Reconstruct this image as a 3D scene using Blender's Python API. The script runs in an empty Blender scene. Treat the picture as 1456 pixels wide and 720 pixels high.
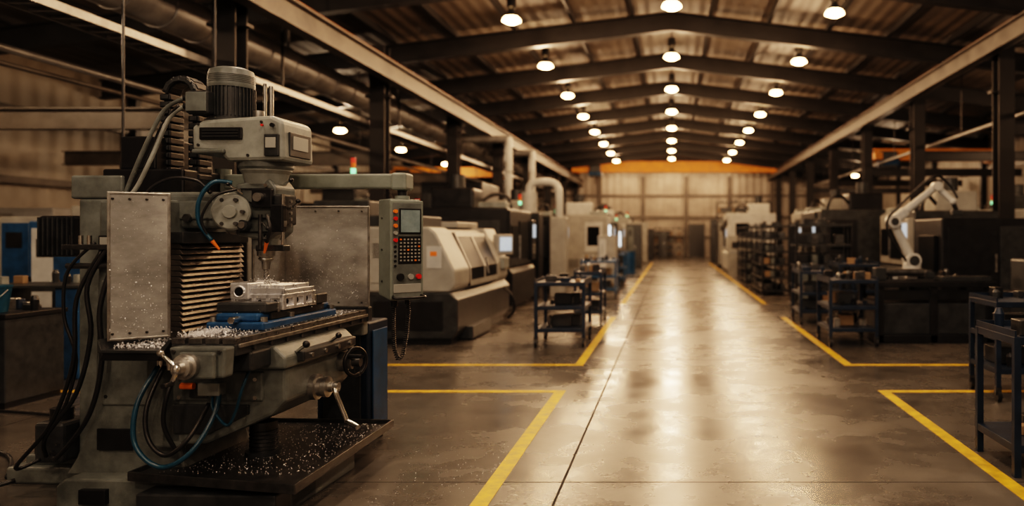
import bpy, bmesh, math, random
from mathutils import Vector, Matrix, Euler
random.seed(7)
scene = bpy.context.scene
PI = math.pi

# ------------------------------------------------------------------ materials
def new_mat(name):
    m = bpy.data.materials.new(name); m.use_nodes = True
    nt = m.node_tree; b = nt.nodes['Principled BSDF']
    return m, nt, b
def paint(name, col, rough=0.45, metal=0.0, var=0.25, scale=6.0, bump=0.05, bscale=60, dirt=None, rvar=0.12, emit=None, es=0, spec=0.5, ior=None):
    m, nt, b = new_mat(name)
    N = nt.nodes; L = nt.links
    tc = N.new('ShaderNodeTexCoord')
    n1 = N.new('ShaderNodeTexNoise'); n1.inputs['Scale'].default_value = scale; n1.inputs['Detail'].default_value = 8; n1.inputs['Roughness'].default_value = 0.65
    L.new(tc.outputs['Object'], n1.inputs['Vector'])
    cr = N.new('ShaderNodeValToRGB')
    d = dirt or tuple(c*(1-var) for c in col)
    hi = tuple(min(1, c*(1+var*0.5)) for c in col)
    cr.color_ramp.elements[0].position = 0.32; cr.color_ramp.elements[0].color = (*d, 1)
    cr.color_ramp.elements[1].position = 0.68; cr.color_ramp.elements[1].color = (*hi, 1)
    L.new(n1.outputs['Fac'], cr.inputs['Fac']); L.new(cr.outputs['Color'], b.inputs['Base Color'])
    mr = N.new('ShaderNodeMapRange'); mr.inputs['To Min'].default_value = max(0.03, rough-rvar); mr.inputs['To Max'].default_value = min(1, rough+rvar)
    L.new(n1.outputs['Fac'], mr.inputs['Value']); L.new(mr.outputs['Result'], b.inputs['Roughness'])
    b.inputs['Metallic'].default_value = metal
    b.inputs['Specular IOR Level'].default_value = spec
    if ior: b.inputs['IOR'].default_value = ior
    if bump:
        n2 = N.new('ShaderNodeTexNoise'); n2.inputs['Scale'].default_value = bscale; n2.inputs['Detail'].default_value = 3
        L.new(tc.outputs['Object'], n2.inputs['Vector'])
        bp = N.new('ShaderNodeBump'); bp.inputs['Strength'].default_value = bump; bp.inputs['Distance'].default_value = 0.01
        L.new(n2.outputs['Fac'], bp.inputs['Height']); L.new(bp.outputs['Normal'], b.inputs['Normal'])
    if emit:
        b.inputs['Emission Color'].default_value = (*emit, 1); b.inputs['Emission Strength'].default_value = es
    return m
M = {}
M['grey'] = paint('machine_grey_paint', (0.135,0.150,0.145), 0.40, 0, 0.55, 4.5, 0.08, 45)
M['lgrey'] = paint('light_grey_paint', (0.25,0.265,0.25), 0.38, 0, 0.4, 5, 0.06, 50)
M['pend'] = paint('pendant_paint', (0.19,0.215,0.195), 0.42, 0, 0.3, 5)
M['dgrey'] = paint('dark_grey_paint', (0.035,0.038,0.040), 0.38, 0.1, 0.5, 7)
M['black'] = paint('black_paint', (0.010,0.010,0.011), 0.36, 0.1, 0.4, 7)
M['rubber'] = paint('black_rubber', (0.010,0.010,0.011), 0.40, 0, 0.3, 9)
M['steel'] = paint('steel', (0.42,0.41,0.39), 0.32, 0.9, 0.4, 14, 0.05, 90)
M['slat'] = paint('way_cover_steel', (0.17,0.155,0.14), 0.34, 0.8, 0.4, 14, 0.05, 90)
M['dsteel'] = paint('oiled_steel', (0.11,0.11,0.11), 0.34, 0.85, 0.45, 12, 0.06, 80)
M['table'] = paint('table_steel', (0.22,0.215,0.21), 0.30, 0.85, 0.5, 22, 0.12, 130)
M['chrome'] = paint('chrome', (0.70,0.69,0.67), 0.18, 1.0, 0.15, 10, 0.0)
M['alu'] = paint('aluminium', (0.78,0.79,0.82), 0.30, 0.75, 0.15, 20, 0.05, 150)
M['chip'] = paint('chip_metal', (0.92,0.92,0.95), 0.35, 0.35, 0.1, 20, 0)
M['blue'] = paint('blue_paint', (0.014,0.07,0.17), 0.42, 0.1, 0.4, 7)
M['cart'] = paint('cart_blue_paint', (0.012,0.025,0.050), 0.42, 0.2, 0.35, 7)
M['teal'] = paint('teal_hose', (0.007,0.055,0.10), 0.3, 0, 0.3, 9)
M['white'] = paint('white_paint', (0.48,0.48,0.47), 0.4, 0, 0.2, 3)
M['cream'] = paint('cream_paint', (0.31,0.30,0.275), 0.42, 0, 0.25, 3)
M['orange'] = paint('orange_plastic', (0.8,0.2,0.02), 0.4, 0, 0.1)
M['red'] = paint('red_plastic', (0.6,0.02,0.015), 0.35, 0, 0.1)
M['redl'] = paint('red_lens', (0.5,0.03,0.02), 0.3, 0, 0.1, emit=(1,0.08,0.03), es=0.25)
M['greenl'] = paint('green_lens', (0.1,0.6,0.25), 0.3, 0, 0.1, emit=(0.3,1,0.5), es=1.6)
M['yellowp'] = paint('crane_yellow', (0.76,0.29,0.02), 0.5, 0, 0.2, 3)
M['glass'] = paint('dark_window', (0.008,0.009,0.010), 0.35, 0, 0.3, 2, 0, spec=0.5, ior=1.12)
M['screen'] = paint('pendant_screen', (0.16,0.19,0.18), 0.2, 0, 0.3, 18, 0, emit=(0.5,0.6,0.55), es=0.06)
M['screenb'] = paint('blue_white_screen', (0.4,0.5,0.6), 0.2, 0, 0.3, 18, 0, emit=(0.7,0.85,1.0), es=0.5)
M['worklight'] = paint('machine_work_light', (0.8,0.85,0.9), 0.3, 0, 0.1, 5, 0, emit=(0.85,0.95,1.0), es=1.8)
M['beam'] = paint('structural_steel', (0.018,0.016,0.015), 0.5, 0.3, 0.4, 2, 0.05, 30)
M['rail'] = paint('runway_steel', (0.11,0.095,0.08), 0.45, 0.25, 0.5, 1.5, 0.05, 30)
M['rust'] = paint('rail_top', (0.22,0.09,0.03), 0.55, 0.3, 0.4, 2, 0.05, 30)
M['duct'] = paint('galvanised_duct', (0.32,0.31,0.30), 0.40, 0.6, 0.3, 3, 0.04, 20)
M['wood'] = paint('cardboard', (0.26,0.17,0.09), 0.7, 0, 0.2, 6)
M['keys'] = paint('keypad_keys', (0.30,0.30,0.28), 0.5, 0, 0.1)
M['yline'] = paint('yellow_floor_paint', (0.80,0.47,0.02), 0.42, 0, 0.2, 9, 0.08, 60, dirt=(0.42,0.25,0.02))
M['lamp'] = paint('lamp_lens', (1,0.8,0.5), 0.4, 0, 0.02, 4, 0, emit=(1.0,0.58,0.25), es=34)

def guard_mat():
    m, nt, b = new_mat('scratched_guard_panel'); N=nt.nodes; L=nt.links
    tc=N.new('ShaderNodeTexCoord')
    mp=N.new('ShaderNodeMapping'); mp.inputs['Scale'].default_value=(1,1,2.0); L.new(tc.outputs['Object'],mp.inputs['Vector'])
    n=N.new('ShaderNodeTexNoise'); n.inputs['Scale'].default_value=1.6; n.inputs['Detail'].default_value=10; n.inputs['Roughness'].default_value=0.65; L.new(mp.outputs[0],n.inputs['Vector'])
    v=N.new('ShaderNodeTexNoise'); v.inputs['Scale'].default_value=150; v.inputs['Detail'].default_value=2; L.new(tc.outputs['Object'],v.inputs['Vector'])
    r=N.new('ShaderNodeValToRGB'); r.color_ramp.elements[0].position=0.70; r.color_ramp.elements[1].position=0.74
    L.new(v.outputs['Fac'],r.inputs['Fac'])
    c=N.new('ShaderNodeValToRGB'); c.color_ramp.elements[0].color=(0.20,0.195,0.19,1); c.color_ramp.elements[1].color=(0.60,0.59,0.57,1)
    c.color_ramp.elements[0].position=0.3; c.color_ramp.elements[1].position=0.70
    L.new(n.outputs['Fac'],c.inputs['Fac'])
    mx=N.new('ShaderNodeMixRGB'); mx.inputs['Color2'].default_value=(0.9,0.9,0.9,1)
    L.new(r.outputs['Color'],mx.inputs['Fac']); L.new(c.outputs['Color'],mx.inputs['Color1']); L.new(mx.outputs['Color'],b.inputs['Base Color'])
    b.inputs['Metallic'].default_value=0.3
    mr=N.new('ShaderNodeMapRange'); mr.inputs['To Min'].default_value=0.2; mr.inputs['To Max'].default_value=0.45; L.new(n.outputs['Fac'],mr.inputs['Value']); L.new(mr.outputs[0],b.inputs['Roughness'])
    # alpha varies: grimy in patches, clearer elsewhere
    ar=N.new('ShaderNodeMapRange'); ar.inputs['From Min'].default_value=0.35; ar.inputs['From Max'].default_value=0.65; ar.inputs['To Min'].default_value=0.52; ar.inputs['To Max'].default_value=0.86
    L.new(n.outputs['Fac'],ar.inputs['Value'])
    a=N.new('ShaderNodeMath'); a.operation='MAXIMUM'; L.new(ar.outputs[0],a.inputs[1]); L.new(r.outputs['Color'],a.inputs[0]); L.new(a.outputs[0],b.inputs['Alpha'])
    return m
M['guard']=guard_mat()

def floor_mat():
    m, nt, b = new_mat('polished_concrete'); N=nt.nodes; L=nt.links
    tc=N.new('ShaderNodeTexCoord')
    def noise(s,d=8,r=0.6,dist=0):
        n=N.new('ShaderNodeTexNoise'); n.inputs['Scale'].default_value=s; n.inputs['Detail'].default_value=d; n.inputs['Roughness'].default_value=r
        n.inputs['Distortion'].default_value=dist
        L.new(tc.outputs['Object'],n.inputs['Vector']); return n
    def math_(op,a,b_=None):
        k=N.new('ShaderNodeMath'); k.operation=op
        for i,x in enumerate((a,b_)):
            if x is None: continue
            if isinstance(x,(int,float)): k.inputs[i].default_value=x
            else: L.new(x,k.inputs[i])
        return k.outputs[0]
    big=noise(0.7,5,0.5,0.2); mid=noise(3.0,5,0.55,0.0); fine=noise(40,3,0.5); st=noise(9,10,0.75)
    f=math_('ADD',math_('MULTIPLY',big.outputs['Fac'],0.6),math_('MULTIPLY',mid.outputs['Fac'],0.4))
    fc=math_('ADD',math_('MULTIPLY',f,0.7),math_('MULTIPLY',st.outputs['Fac'],0.3))
    cr=N.new('ShaderNodeValToRGB'); e=cr.color_ramp.elements
    e[0].position=0.36; e[0].color=(0.050,0.046,0.041,1); e[1].position=0.64; e[1].color=(0.118,0.108,0.096,1)
    L.new(fc,cr.inputs['Fac'])
    sp=N.new('ShaderNodeValToRGB'); sp.color_ramp.elements[0].position=0.25; sp.color_ramp.elements[0].color=(0.35,0.35,0.35,1); sp.color_ramp.elements[1].position=0.31
    n9=noise(26,3,0.6); L.new(n9.outputs['Fac'],sp.inputs['Fac'])
    mu=N.new('ShaderNodeMixRGB'); mu.blend_type='MULTIPLY'; mu.inputs['Fac'].default_value=1
    L.new(cr.outputs['Color'],mu.inputs['Color1']); L.new(sp.outputs['Color'],mu.inputs['Color2'])
    s=N.new('ShaderNodeSeparateXYZ'); L.new(tc.outputs['Object'],s.inputs[0])
    def joint(c,off,period,w):
        a=math_('ADD',c,100*period-off+period/2)
        a=math_('MODULO',a,period); a=math_('SUBTRACT',a,period/2); a=math_('ABSOLUTE',a)
        return math_('LESS_THAN',a,w)
    j=math_('MAXIMUM',joint(s.outputs['X'],-0.66,4.6,0.008),joint(s.outputs['Y'],4.70,4.6,0.007))
    mj=N.new('ShaderNodeMixRGB'); mj.inputs['Color2'].default_value=(0.008,0.007,0.006,1)
    L.new(math_('MULTIPLY',j,0.9),mj.inputs['Fac']); L.new(mu.outputs['Color'],mj.inputs['Color1'])
    L.new(mj.outputs['Color'],b.inputs['Base Color'])
    mr=N.new('ShaderNodeMapRange'); mr.inputs['From Min'].default_value=0.36; mr.inputs['From Max'].default_value=0.64
    mr.inputs['To Min'].default_value=0.18; mr.inputs['To Max'].default_value=0.36
    L.new(f,mr.inputs['Value']); 
    rr=math_('MAXIMUM',mr.outputs['Result'],math_('MULTIPLY',j,0.9))
    L.new(rr,b.inputs['Roughness'])
    b.inputs['Specular IOR Level'].default_value=0.5
    bp=N.new('ShaderNodeBump'); bp.inputs['Strength'].default_value=0.03; bp.inputs['Distance'].default_value=0.01
    L.new(math_('ADD',fine.outputs['Fac'],math_('MULTIPLY',mid.outputs['Fac'],1.2)),bp.inputs['Height']); L.new(bp.outputs['Normal'],b.inputs['Normal'])
    return m
def ribbed_mat(name,col,axis,period,dirt,rough=0.6,strength=0.6,panel=None):
    m, nt, b = new_mat(name); N=nt.nodes; L=nt.links
    tc=N.new('ShaderNodeTexCoord'); s=N.new('ShaderNodeSeparateXYZ'); L.new(tc.outputs['Object'],s.inputs[0])
    k=N.new('ShaderNodeMath'); k.operation='MULTIPLY'; k.inputs[1].default_value=2*PI/period; L.new(s.outputs[axis],k.inputs[0])
    sn=N.new('ShaderNodeMath'); sn.operation='SINE'; L.new(k.outputs[0],sn.inputs[0])
    bp=N.new('ShaderNodeBump'); bp.inputs['Strength'].default_value=strength; bp.inputs['Distance'].default_value=0.03
    L.new(sn.outputs[0],bp.inputs['Height']); L.new(bp.outputs['Normal'],b.inputs['Normal'])
    n=N.new('ShaderNodeTexNoise'); n.inputs['Scale'].default_value=0.8; n.inputs['Detail'].default_value=8; L.new(tc.outputs['Object'],n.inputs['Vector'])
    cr=N.new('ShaderNodeValToRGB'); cr.color_ramp.elements[0].position=0.3; cr.color_ramp.elements[0].color=(*dirt,1)
    cr.color_ramp.elements[1].position=0.65; cr.color_ramp.elements[1].color=(*col,1)
    L.new(n.outputs['Fac'],cr.inputs['Fac']); L.new(cr.outputs['Color'],b.inputs['Base Color'])
    b.inputs['Roughness'].default_value=rough
    return m
M['floor']=floor_mat()
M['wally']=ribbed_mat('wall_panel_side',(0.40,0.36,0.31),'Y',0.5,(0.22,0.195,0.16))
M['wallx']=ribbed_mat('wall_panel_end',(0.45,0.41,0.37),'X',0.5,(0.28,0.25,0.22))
M['roof']=ribbed_mat('roof_deck',(0.125,0.10,0.075),'X',0.3,(0.07,0.055,0.042),0.6,0.3)

# ------------------------------------------------------------------ builder
class B:
    def __init__(s,name,loc=(0,0,0),rz=0,parent=None,world=False):
        s.name=name; s.v=[]; s.f=[]; s.mi=[]; s.sm=[]; s.mats=[]; s.loc=Vector(loc); s.rz=rz; s.parent=parent
        s.M=Matrix.Identity(4); s.world=world
    def add(s,bm,mat,smooth=False,mtx=None):
        T=s.M@(mtx or Matrix.Identity(4))
        off=len(s.v)
        bm.verts.index_update()
        for v in bm.verts: s.v.append(T@v.co)
        if mat not in s.mats: s.mats.append(mat)
        i=s.mats.index(mat)
        for f in bm.faces:
            s.f.append([off+v.index for v in f.verts]); s.mi.append(i); s.sm.append(smooth)
        bm.free()
    def box(s,c,d,mat,bev=0,rot=None,seg=2):
        bm=bmesh.new(); bmesh.ops.create_cube(bm,size=1)
        for v in bm.verts: v.co=Vector((v.co.x*d[0],v.co.y*d[1],v.co.z*d[2]))
        if bev: bmesh.ops.bevel(bm,geom=bm.edges[:],offset=min(bev,min(d)*0.45),segments=seg,affect='EDGES',profile=0.5)
        T=Matrix.Translation(c)
        if rot: T=T@Euler(rot).to_matrix().to_4x4()
        s.add(bm,mat,False,T)
    def bx(s,x0,x1,y0,y1,z0,z1,mat,bev=0,seg=2):
        s.box(((x0+x1)/2,(y0+y1)/2,(z0+z1)/2),(abs(x1-x0),abs(y1-y0),abs(z1-z0)),mat,bev,None,seg)
    def cyl(s,p0,p1,r,mat,r2=None,seg=24,caps=True):
        p0=Vector(p0);p1=Vector(p1); r2=r if r2 is None else r2
        s.lathe([(r,0),(r2,(p1-p0).length)],p0,p1-p0,mat,seg,caps)
    def lathe(s,prof,org,axis,mat,seg=28,caps=True):
        axis=Vector(axis).normalized(); q=Vector((0,0,1)).rotation_difference(axis).to_matrix().to_4x4()
        T=Matrix.Translation(org)@q
        def ring(r,z): return [(r*math.cos(2*PI*i/seg),r*math.sin(2*PI*i/seg),z) for i in range(seg)]
        bm=bmesh.new()
        for (r0,z0),(r1,z1) in zip(prof[:-1],prof[1:]):
            a=[bm.verts.new(p) for p in ring(max(r0,1e-4),z0)]; b=[bm.verts.new(p) for p in ring(max(r1,1e-4),z1)]
            for i in range(seg): bm.faces.new((a[i],a[(i+1)%seg],b[(i+1)%seg],b[i]))
        s.add(bm,mat,True,T)
        if caps:
            bm=bmesh.new()
            if prof[0][0]>1e-3: bm.faces.new([bm.verts.new(p) for p in ring(*prof[0])][::-1])
            if prof[-1][0]>1e-3: bm.faces.new([bm.verts.new(p) for p in ring(*prof[-1])])
            s.add(bm,mat,False,T)
    def prism(s,poly,ax,a0,a1,mat,bev=0):
        def P(p,a):
            return (p[0],a,p[1]) if ax=='y' else ((a,p[0],p[1]) if ax=='x' else (p[0],p[1],a))
        bm=bmesh.new()
        A=[bm.verts.new(P(p,a0)) for p in poly]; C=[bm.verts.new(P(p,a1)) for p in poly]
        n=len(poly)
        bm.faces.new(A); bm.faces.new(C[::-1])
        for i in range(n): bm.faces.new((A[(i+1)%n],A[i],C[i],C[(i+1)%n]))
        bmesh.ops.recalc_face_normals(bm,faces=bm.faces[:])
        if bev: bmesh.ops.bevel(bm,geom=bm.edges[:],offset=bev,segments=2,affect='EDGES',profile=0.5)
        s.add(bm,mat)
    def tube(s,pts,r,mat,seg=8,sub=6):
        P=[Vector(p) for p in pts]
        if sub>1 and len(P)>2:
            Q=[]
            for i in range(len(P)-1):
                p0=P[max(i-1,0)];p1=P[i];p2=P[i+1];p3=P[min(i+2,len(P)-1)]
                for k in range(sub):
                    t=k/sub
                    Q.append(0.5*((2*p1)+(p2-p0)*t+(2*p0-5*p1+4*p2-p3)*t*t+(3*p1-p0-3*p2+p3)*t**3))
            Q.append(P[-1]); P=Q
        bm=bmesh.new(); rings=[]; n=len(P); nrm=None
        for i,p in enumerate(P):
            t=(P[min(i+1,n-1)]-P[max(i-1,0)])
            if t.length<1e-9: t=Vector((0,0,1))
            t.normalize()
            if nrm is None:
                nrm=t.orthogonal().normalized()
            nrm=(nrm-t*nrm.dot(t))
            if nrm.length<1e-6: nrm=t.orthogonal()
            nrm.normalize(); bi=t.cross(nrm)
            rings.append([bm.verts.new(p+r*(math.cos(2*PI*k/seg)*nrm+math.sin(2*PI*k/seg)*bi)) for k in range(seg)])
        for a,b in zip(rings[:-1],rings[1:]):
            for k in range(seg): bm.faces.new((a[k],a[(k+1)%seg],b[(k+1)%seg],b[k]))
        bm.faces.new(rings[0][::-1]); bm.faces.new(rings[-1])
        s.add(bm,mat,True)
    def torus(s,c,axis,R,r,mat,seg=32):
        q=Vector((0,0,1)).rotation_difference(Vector(axis).normalized()).to_matrix()
        pts=[Vector(c)+q@Vector((R*math.cos(2*PI*i/seg),R*math.sin(2*PI*i/seg),0)) for i in range(seg+1)]
        s.tube(pts,r,mat,8,1)
    def ball(s,c,r,mat):
        n=8
        s.lathe([(r*math.sin(PI*i/n),-r*math.cos(PI*i/n)) for i in range(n+1)],c,(0,0,1),mat,16,False)
    def ibeam(s,ax,a0,a1,c0,c1,h,w,mat,t=0.03):
        if ax=='x':
            s.bx(a0,a1,c0-t/2,c0+t/2,c1-h/2,c1+h/2,mat); s.bx(a0,a1,c0-w/2,c0+w/2,c1+h/2-t,c1+h/2,mat); s.bx(a0,a1,c0-w/2,c0+w/2,c1-h/2,c1-h/2+t,mat)
        elif ax=='y':
            s.bx(c0-t/2,c0+t/2,a0,a1,c1-h/2,c1+h/2,mat); s.bx(c0-w/2,c0+w/2,a0,a1,c1+h/2-t,c1+h/2,mat); s.bx(c0-w/2,c0+w/2,a0,a1,c1-h/2,c1-h/2+t,mat)
    def done(s):
        me=bpy.data.meshes.new(s.name)
        off=s.loc if s.world else Vector((0,0,0))
        me.from_pydata([tuple(v-off) for v in s.v],[],s.f)
        for m in s.mats: me.materials.append(M[m])
        me.polygons.foreach_set('material_index',s.mi); me.polygons.foreach_set('use_smooth',s.sm); me.update()
        o=bpy.data.objects.new(s.name,me); scene.collection.objects.link(o)
        if s.parent:
            o.parent=s.parent; o.location=s.loc-s.parent.location
        else: o.location=s.loc
        o.rotation_euler=(0,0,s.rz)
        return o
def inst(o,loc,rz=None):
    n=bpy.data.objects.new(o.name.split('.')[0],o.data); scene.collection.objects.link(n); n.location=loc
    n.rotation_euler=o.rotation_euler if rz is None else (0,0,rz)
    return n
def empty(name,loc):
    e=bpy.data.objects.new(name,None); e.location=loc; e.empty_display_size=0.2; scene.collection.objects.link(e); return e

# ------------------------------------------------------------------ room shell
XL,XR,Y0,Y1=-14.0,13.0,-11.0,54.0
RZ,SL=7.15,0.12
def roofz(x): return RZ-SL*abs(x)
b=B('floor'); b.bx(XL,XR,Y0,Y1,-0.2,0,'floor'); b.done()
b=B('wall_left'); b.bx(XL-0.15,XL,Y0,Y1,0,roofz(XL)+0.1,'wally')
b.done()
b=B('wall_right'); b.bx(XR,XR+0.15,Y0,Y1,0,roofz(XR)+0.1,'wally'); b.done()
for nm,y in (('wall_back',Y1),('wall_front',Y0-0.15)):
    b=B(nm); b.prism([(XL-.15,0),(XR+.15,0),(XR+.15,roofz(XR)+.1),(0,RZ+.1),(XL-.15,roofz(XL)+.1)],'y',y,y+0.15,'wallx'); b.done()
b=B('ceiling')
b.prism([(XL-.2,roofz(XL-.2)),(0,RZ),(0,RZ+.12),(XL-.2,roofz(XL-.2)+.12)],'y',Y0-.15,Y1+.15,'roof')
b.prism([(XR+.2,roofz(XR+.2)),(0,RZ),(0,RZ+.12),(XR+.2,roofz(XR+.2)+.12)],'y',Y0-.15,Y1+.15,'roof')
b.done()
b=B('trim_1')
for z in (1.1,2.6,4.1): b.bx(XL,XL+0.12,Y0,Y1,z,z+0.16,'rail')
for y in range(-10,54,6): b.bx(XL,XL+0.22,y-0.1,y+0.1,0,roofz(XL),'beam')
b.done()
b=B('trim_2')
for z in (1.1,2.6,4.1): b.bx(XR-0.12,XR,Y0,Y1,z,z+0.16,'rail')
for y in range(-10,54,6): b.bx(XR-0.22,XR,y-0.1,y+0.1,0,roofz(XR),'beam')
b.done()
b=B('trim_3')
for z in (1.3,2.7,4.2): b.bx(XL,XR,Y1-0.12,Y1,z,z+0.14,'rail')
for x in (-11,-8,-5,-2,1,4,7,10): b.bx(x-.12,x+.12,Y1-.2,Y1,0,5.6,'rail')
b.done()
b=B('door_1'); b.bx(1.2,2.3,Y1-0.28,Y1-.1,0,2.3,'dgrey'); b.bx(1.3,2.2,Y1-0.3,Y1-0.28,0.05,2.2,'black'); b.done()
b=B('roof_purlins')
for k in range(1,10):
    for sx in (-1,1):
        x=sx*(k*1.45-0.5)
        if XL<x<XR: b.bx(x-0.035,x+0.035,Y0,Y1,roofz(x)-0.17,roofz(x)-0.005,'beam')
b.done()
def rafter():
    b=B('roof_rafter')
    for X,sg in ((XL,-1),(XR,1)):
        zt0=RZ-0.17; zt1=roofz(X)-0.17
        def band(top,bot,hw):
            b.prism([(0,zt0-top),(X,zt1-top),(X,zt1-bot),(0,zt0-bot)],'y',-hw,hw,'beam')
        band(0,0.46,0.012); band(0,0.03,0.12); band(0.43,0.46,0.12)
    return b.done()
r0=rafter(); r0.location=(0,19.0-4.25*6,0)
for k in range(-5,9): inst(r0,(0,19.0+4.25*k,0))
def column(h,x,ys):
    b=B('steel_column'); 
    b.bx(-0.17,0.17,-0.17,-0.145,0,h,'beam'); b.bx(-0.17,0.17,0.145,0.17,0,h,'beam'); b.bx(-0.012,0.012,-0.145,0.145,0,h,'beam')
    b.bx(-0.25,0.25,-0.22,0.22,0,0.03,'beam')
    b.bx(-0.3,0.3,-0.1,0.1,h-1.15,h-1.1,'beam')
    o=b.done(); o.location=(x,ys[0],0)
    for y in ys[1:]: inst(o,(x,y,0))
column(roofz(6.5)-0.6,-6.62,[11.6+5.95*k for k in range(-3,8)])
column(roofz(7.1)-0.6,7.12,[10.8+5.8*k for k in range(-3,8)])
b=B('crane_runway_beam'); b.ibeam('y',Y0+.05,Y1-.05,-6.2,5.1,0.42,0.24,'rail'); b.bx(-6.24,-6.16,Y0+.05,Y1-.05,5.31,5.38,'rust')
b.done()
b=B('crane_runway_beam'); b.ibeam('y',Y0+.05,Y1-.05,6.7,5.5,0.40,0.24,'rail'); b.bx(6.66,6.74,Y0+.05,Y1-.05,5.7,5.76,'rust'); b.done()
def crane(x0,x1,y,z,h):
    b=B('overhead_crane')
    b.bx(x0,x1,y-0.2,y+0.2,z-h/2,z+h/2,'yellowp',0.02); b.bx(x0,x1,y-0.26,y+0.26,z-h/2,z-h/2+0.04,'yellowp')
    for x in (x0,x1): b.bx(x-0.15,x+0.15,y-0.9,y+0.9,z-h/2-0.02,z-h/2+0.24,'yellowp',0.02)
    xm=x0+(x1-x0)*0.1
    b.bx(xm-0.35,xm+0.35,y-0.5,y-0.2,z-h/2-0.3,z+0.1,'dgrey',0.03); b.cyl((xm-0.4,y-0.35,z-h/2-0.1),(xm+0.4,y-0.35,z-h/2-0.1),0.18,'blue')
    b.tube([(xm,y-0.35,z-h/2-0.2),(xm,y-0.35,z-h/2-0.8)],0.02,'black',6,1)
    return b.done()
crane(-6.2,6.7,50.0,5.92,0.72)
crane(7.8,12.6,30,4.62,0.46)
crane(-13.6,-8.4,38,4.6,0.5)
b=B('ventilation_duct'); dx,dz=-7.45,4.82; b.cyl((dx,Y0+1,dz),(dx,50,dz),0.30,'duct',seg=32)
for k in range(0,62): b.torus((dx,-5+k*0.9,dz),(0,1,0),0.303,0.016,'duct',28)
for k in range(0,9): 
    b.bx(dx-.02,dx+.02,-3+k*6,-2.95+k*6,dz+.3,5.8,'beam')
b.done()
b=B('cable_tray')
for x in (-6.87,-7.25): b.bx(x-.015,x+.015,-6,50,4.02,4.12,'duct')
for k in range(0,186): b.bx(-7.25,-6.87,-6+k*0.3,-6+k*0.3+0.04,4.03,4.06,'duct')
b.bx(-7.2,-6.95,-6,50,4.06,4.09,'black')
for k in range(0,10): b.bx(-7.07,-7.03,-4+k*6,-3.97+k*6,4.1,6.1,'beam'); 
b.done()
b=B('air_pipe'); b.cyl((-8.0,-6,3.75),(-8.0,50,3.75),0.05,'duct',seg=12); b.cyl((-8.15,-6,3.6),(-8.15,50,3.6),0.035,'rail',seg=12); 
for k in range(0,9): b.bx(-8.09,-8.07,-4+k*6,-3.97+k*6,3.55,6.0,'beam')
b.done()
b=B('air_pipe'); b.cyl((7.5,-6,4.1),(7.5,50,4.1),0.05,'duct',seg=12)
for k in range(0,9): b.bx(7.49,7.51,-4+k*6,-3.97+k*6,4.1,6.1,'beam')
b.done()
for k in range(0,6):
    y=11.6+5.95*k
    b=B('bay_cross_beam'); b.ibeam('x',XL+.23,-6.8,y,3.25,0.32,0.18,'rail',0.025); b.done()
    y=10.8+5.8*k
    b=B('bay_cross_beam'); b.ibeam('x',7.3,XR-.23,y,3.8,0.28,0.18,'beam',0.025); b.done()
b=B('hanging_air_line')
for x,y,z1 in ((-5.6,7.9,2.25),(-6.2,10.5,3.5)): b.cyl((x,y,z1),(x,y,roofz(x)-.02),0.014,'black',seg=8); b.cyl((x,y,z1-.12),(x,y,z1),0.03,'black',seg=8)
b.done()

# ------------------------------------------------------------------ lamps
def lamp_proto():
    b=B('high_bay_lamp')
    b.lathe([(0.05,0.50),(0.09,0.48),(0.10,0.28),(0.06,0.24),(0.06,0.20)],(0,0,0),(0,0,1),'black',20)
    b.lathe([(0.06,0.20),(0.09,0.16),(0.14,0.08)],(0,0,0),(0,0,1),'dgrey',20,False)
    b.lathe([(0.135,0.085),(0.175,0.04),(0.19,0.0)],(0,0,0),(0,0,1),'lamp',24,False)
    b.lathe([(0.0,-0.06),(0.10,-0.045),(0.19,0.0)],(0,0,0),(0,0,1),'lamp',24,False)
    b.cyl((0,0,0.5),(0,0,0.7),0.012,'black',seg=8)
    return b.done()
lp=lamp_proto(); first=True
def add_lamp(x,y,z,pw,col=(1.0,0.70,0.40)):
    global first
    rod=roofz(x)-z
    if first: o=lp; first=False
    else: o=inst(lp,(0,0,0))
    o.location=(x,y,z)
    rb=B('rod',(0,0,0)); rb.cyl((0,0,0.5),(0,0,rod-0.01),0.012,'black',seg=8); ro=rb.done(); ro.parent=o
    ld=bpy.data.lights.new('lamp_bulb','POINT'); ld.energy=pw; ld.color=col; ld.shadow_soft_size=0.14
    lo=bpy.data.objects.new('bulb_light',ld); scene.collection.objects.link(lo); lo.parent=o; lo.location=(0,0,-0.22)
PW=165
for k in range(-5,8):  # rearmost rows, unseen behind the camera, are added to light the mill's front
    near = k<-1
    c=(1.0,0.77,0.58) if near else (1.0,0.62,0.36)
    p=PW*(1.15 if near else 1)
    add_lamp(0,14.9+4.25*k,5.9,p,c)
    add_lamp(-3.25,15.7+4.25*k,5.85,p,c)
    add_lamp(3.2,15.2+4.25*k,5.85,p*(0.8 if near else 1),c)
for x in (-3.25,0,3.2): add_lamp(x,51.9,5.85 if x else 5.9,PW*0.9,(1,.64,.38))  # extra row added past the crane to brighten the back wall
for y,p in ((2,160),(9,220),(24.5,180),(30,150),(36,120)): add_lamp(-10.5,y,4.8,p,(1,.72,.48))
for y,p in ((5,100),(12,110),(20,150),(36,150),(43,120)): add_lamp(10.2,y,4.8,p,(1,.68,.44))

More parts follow.
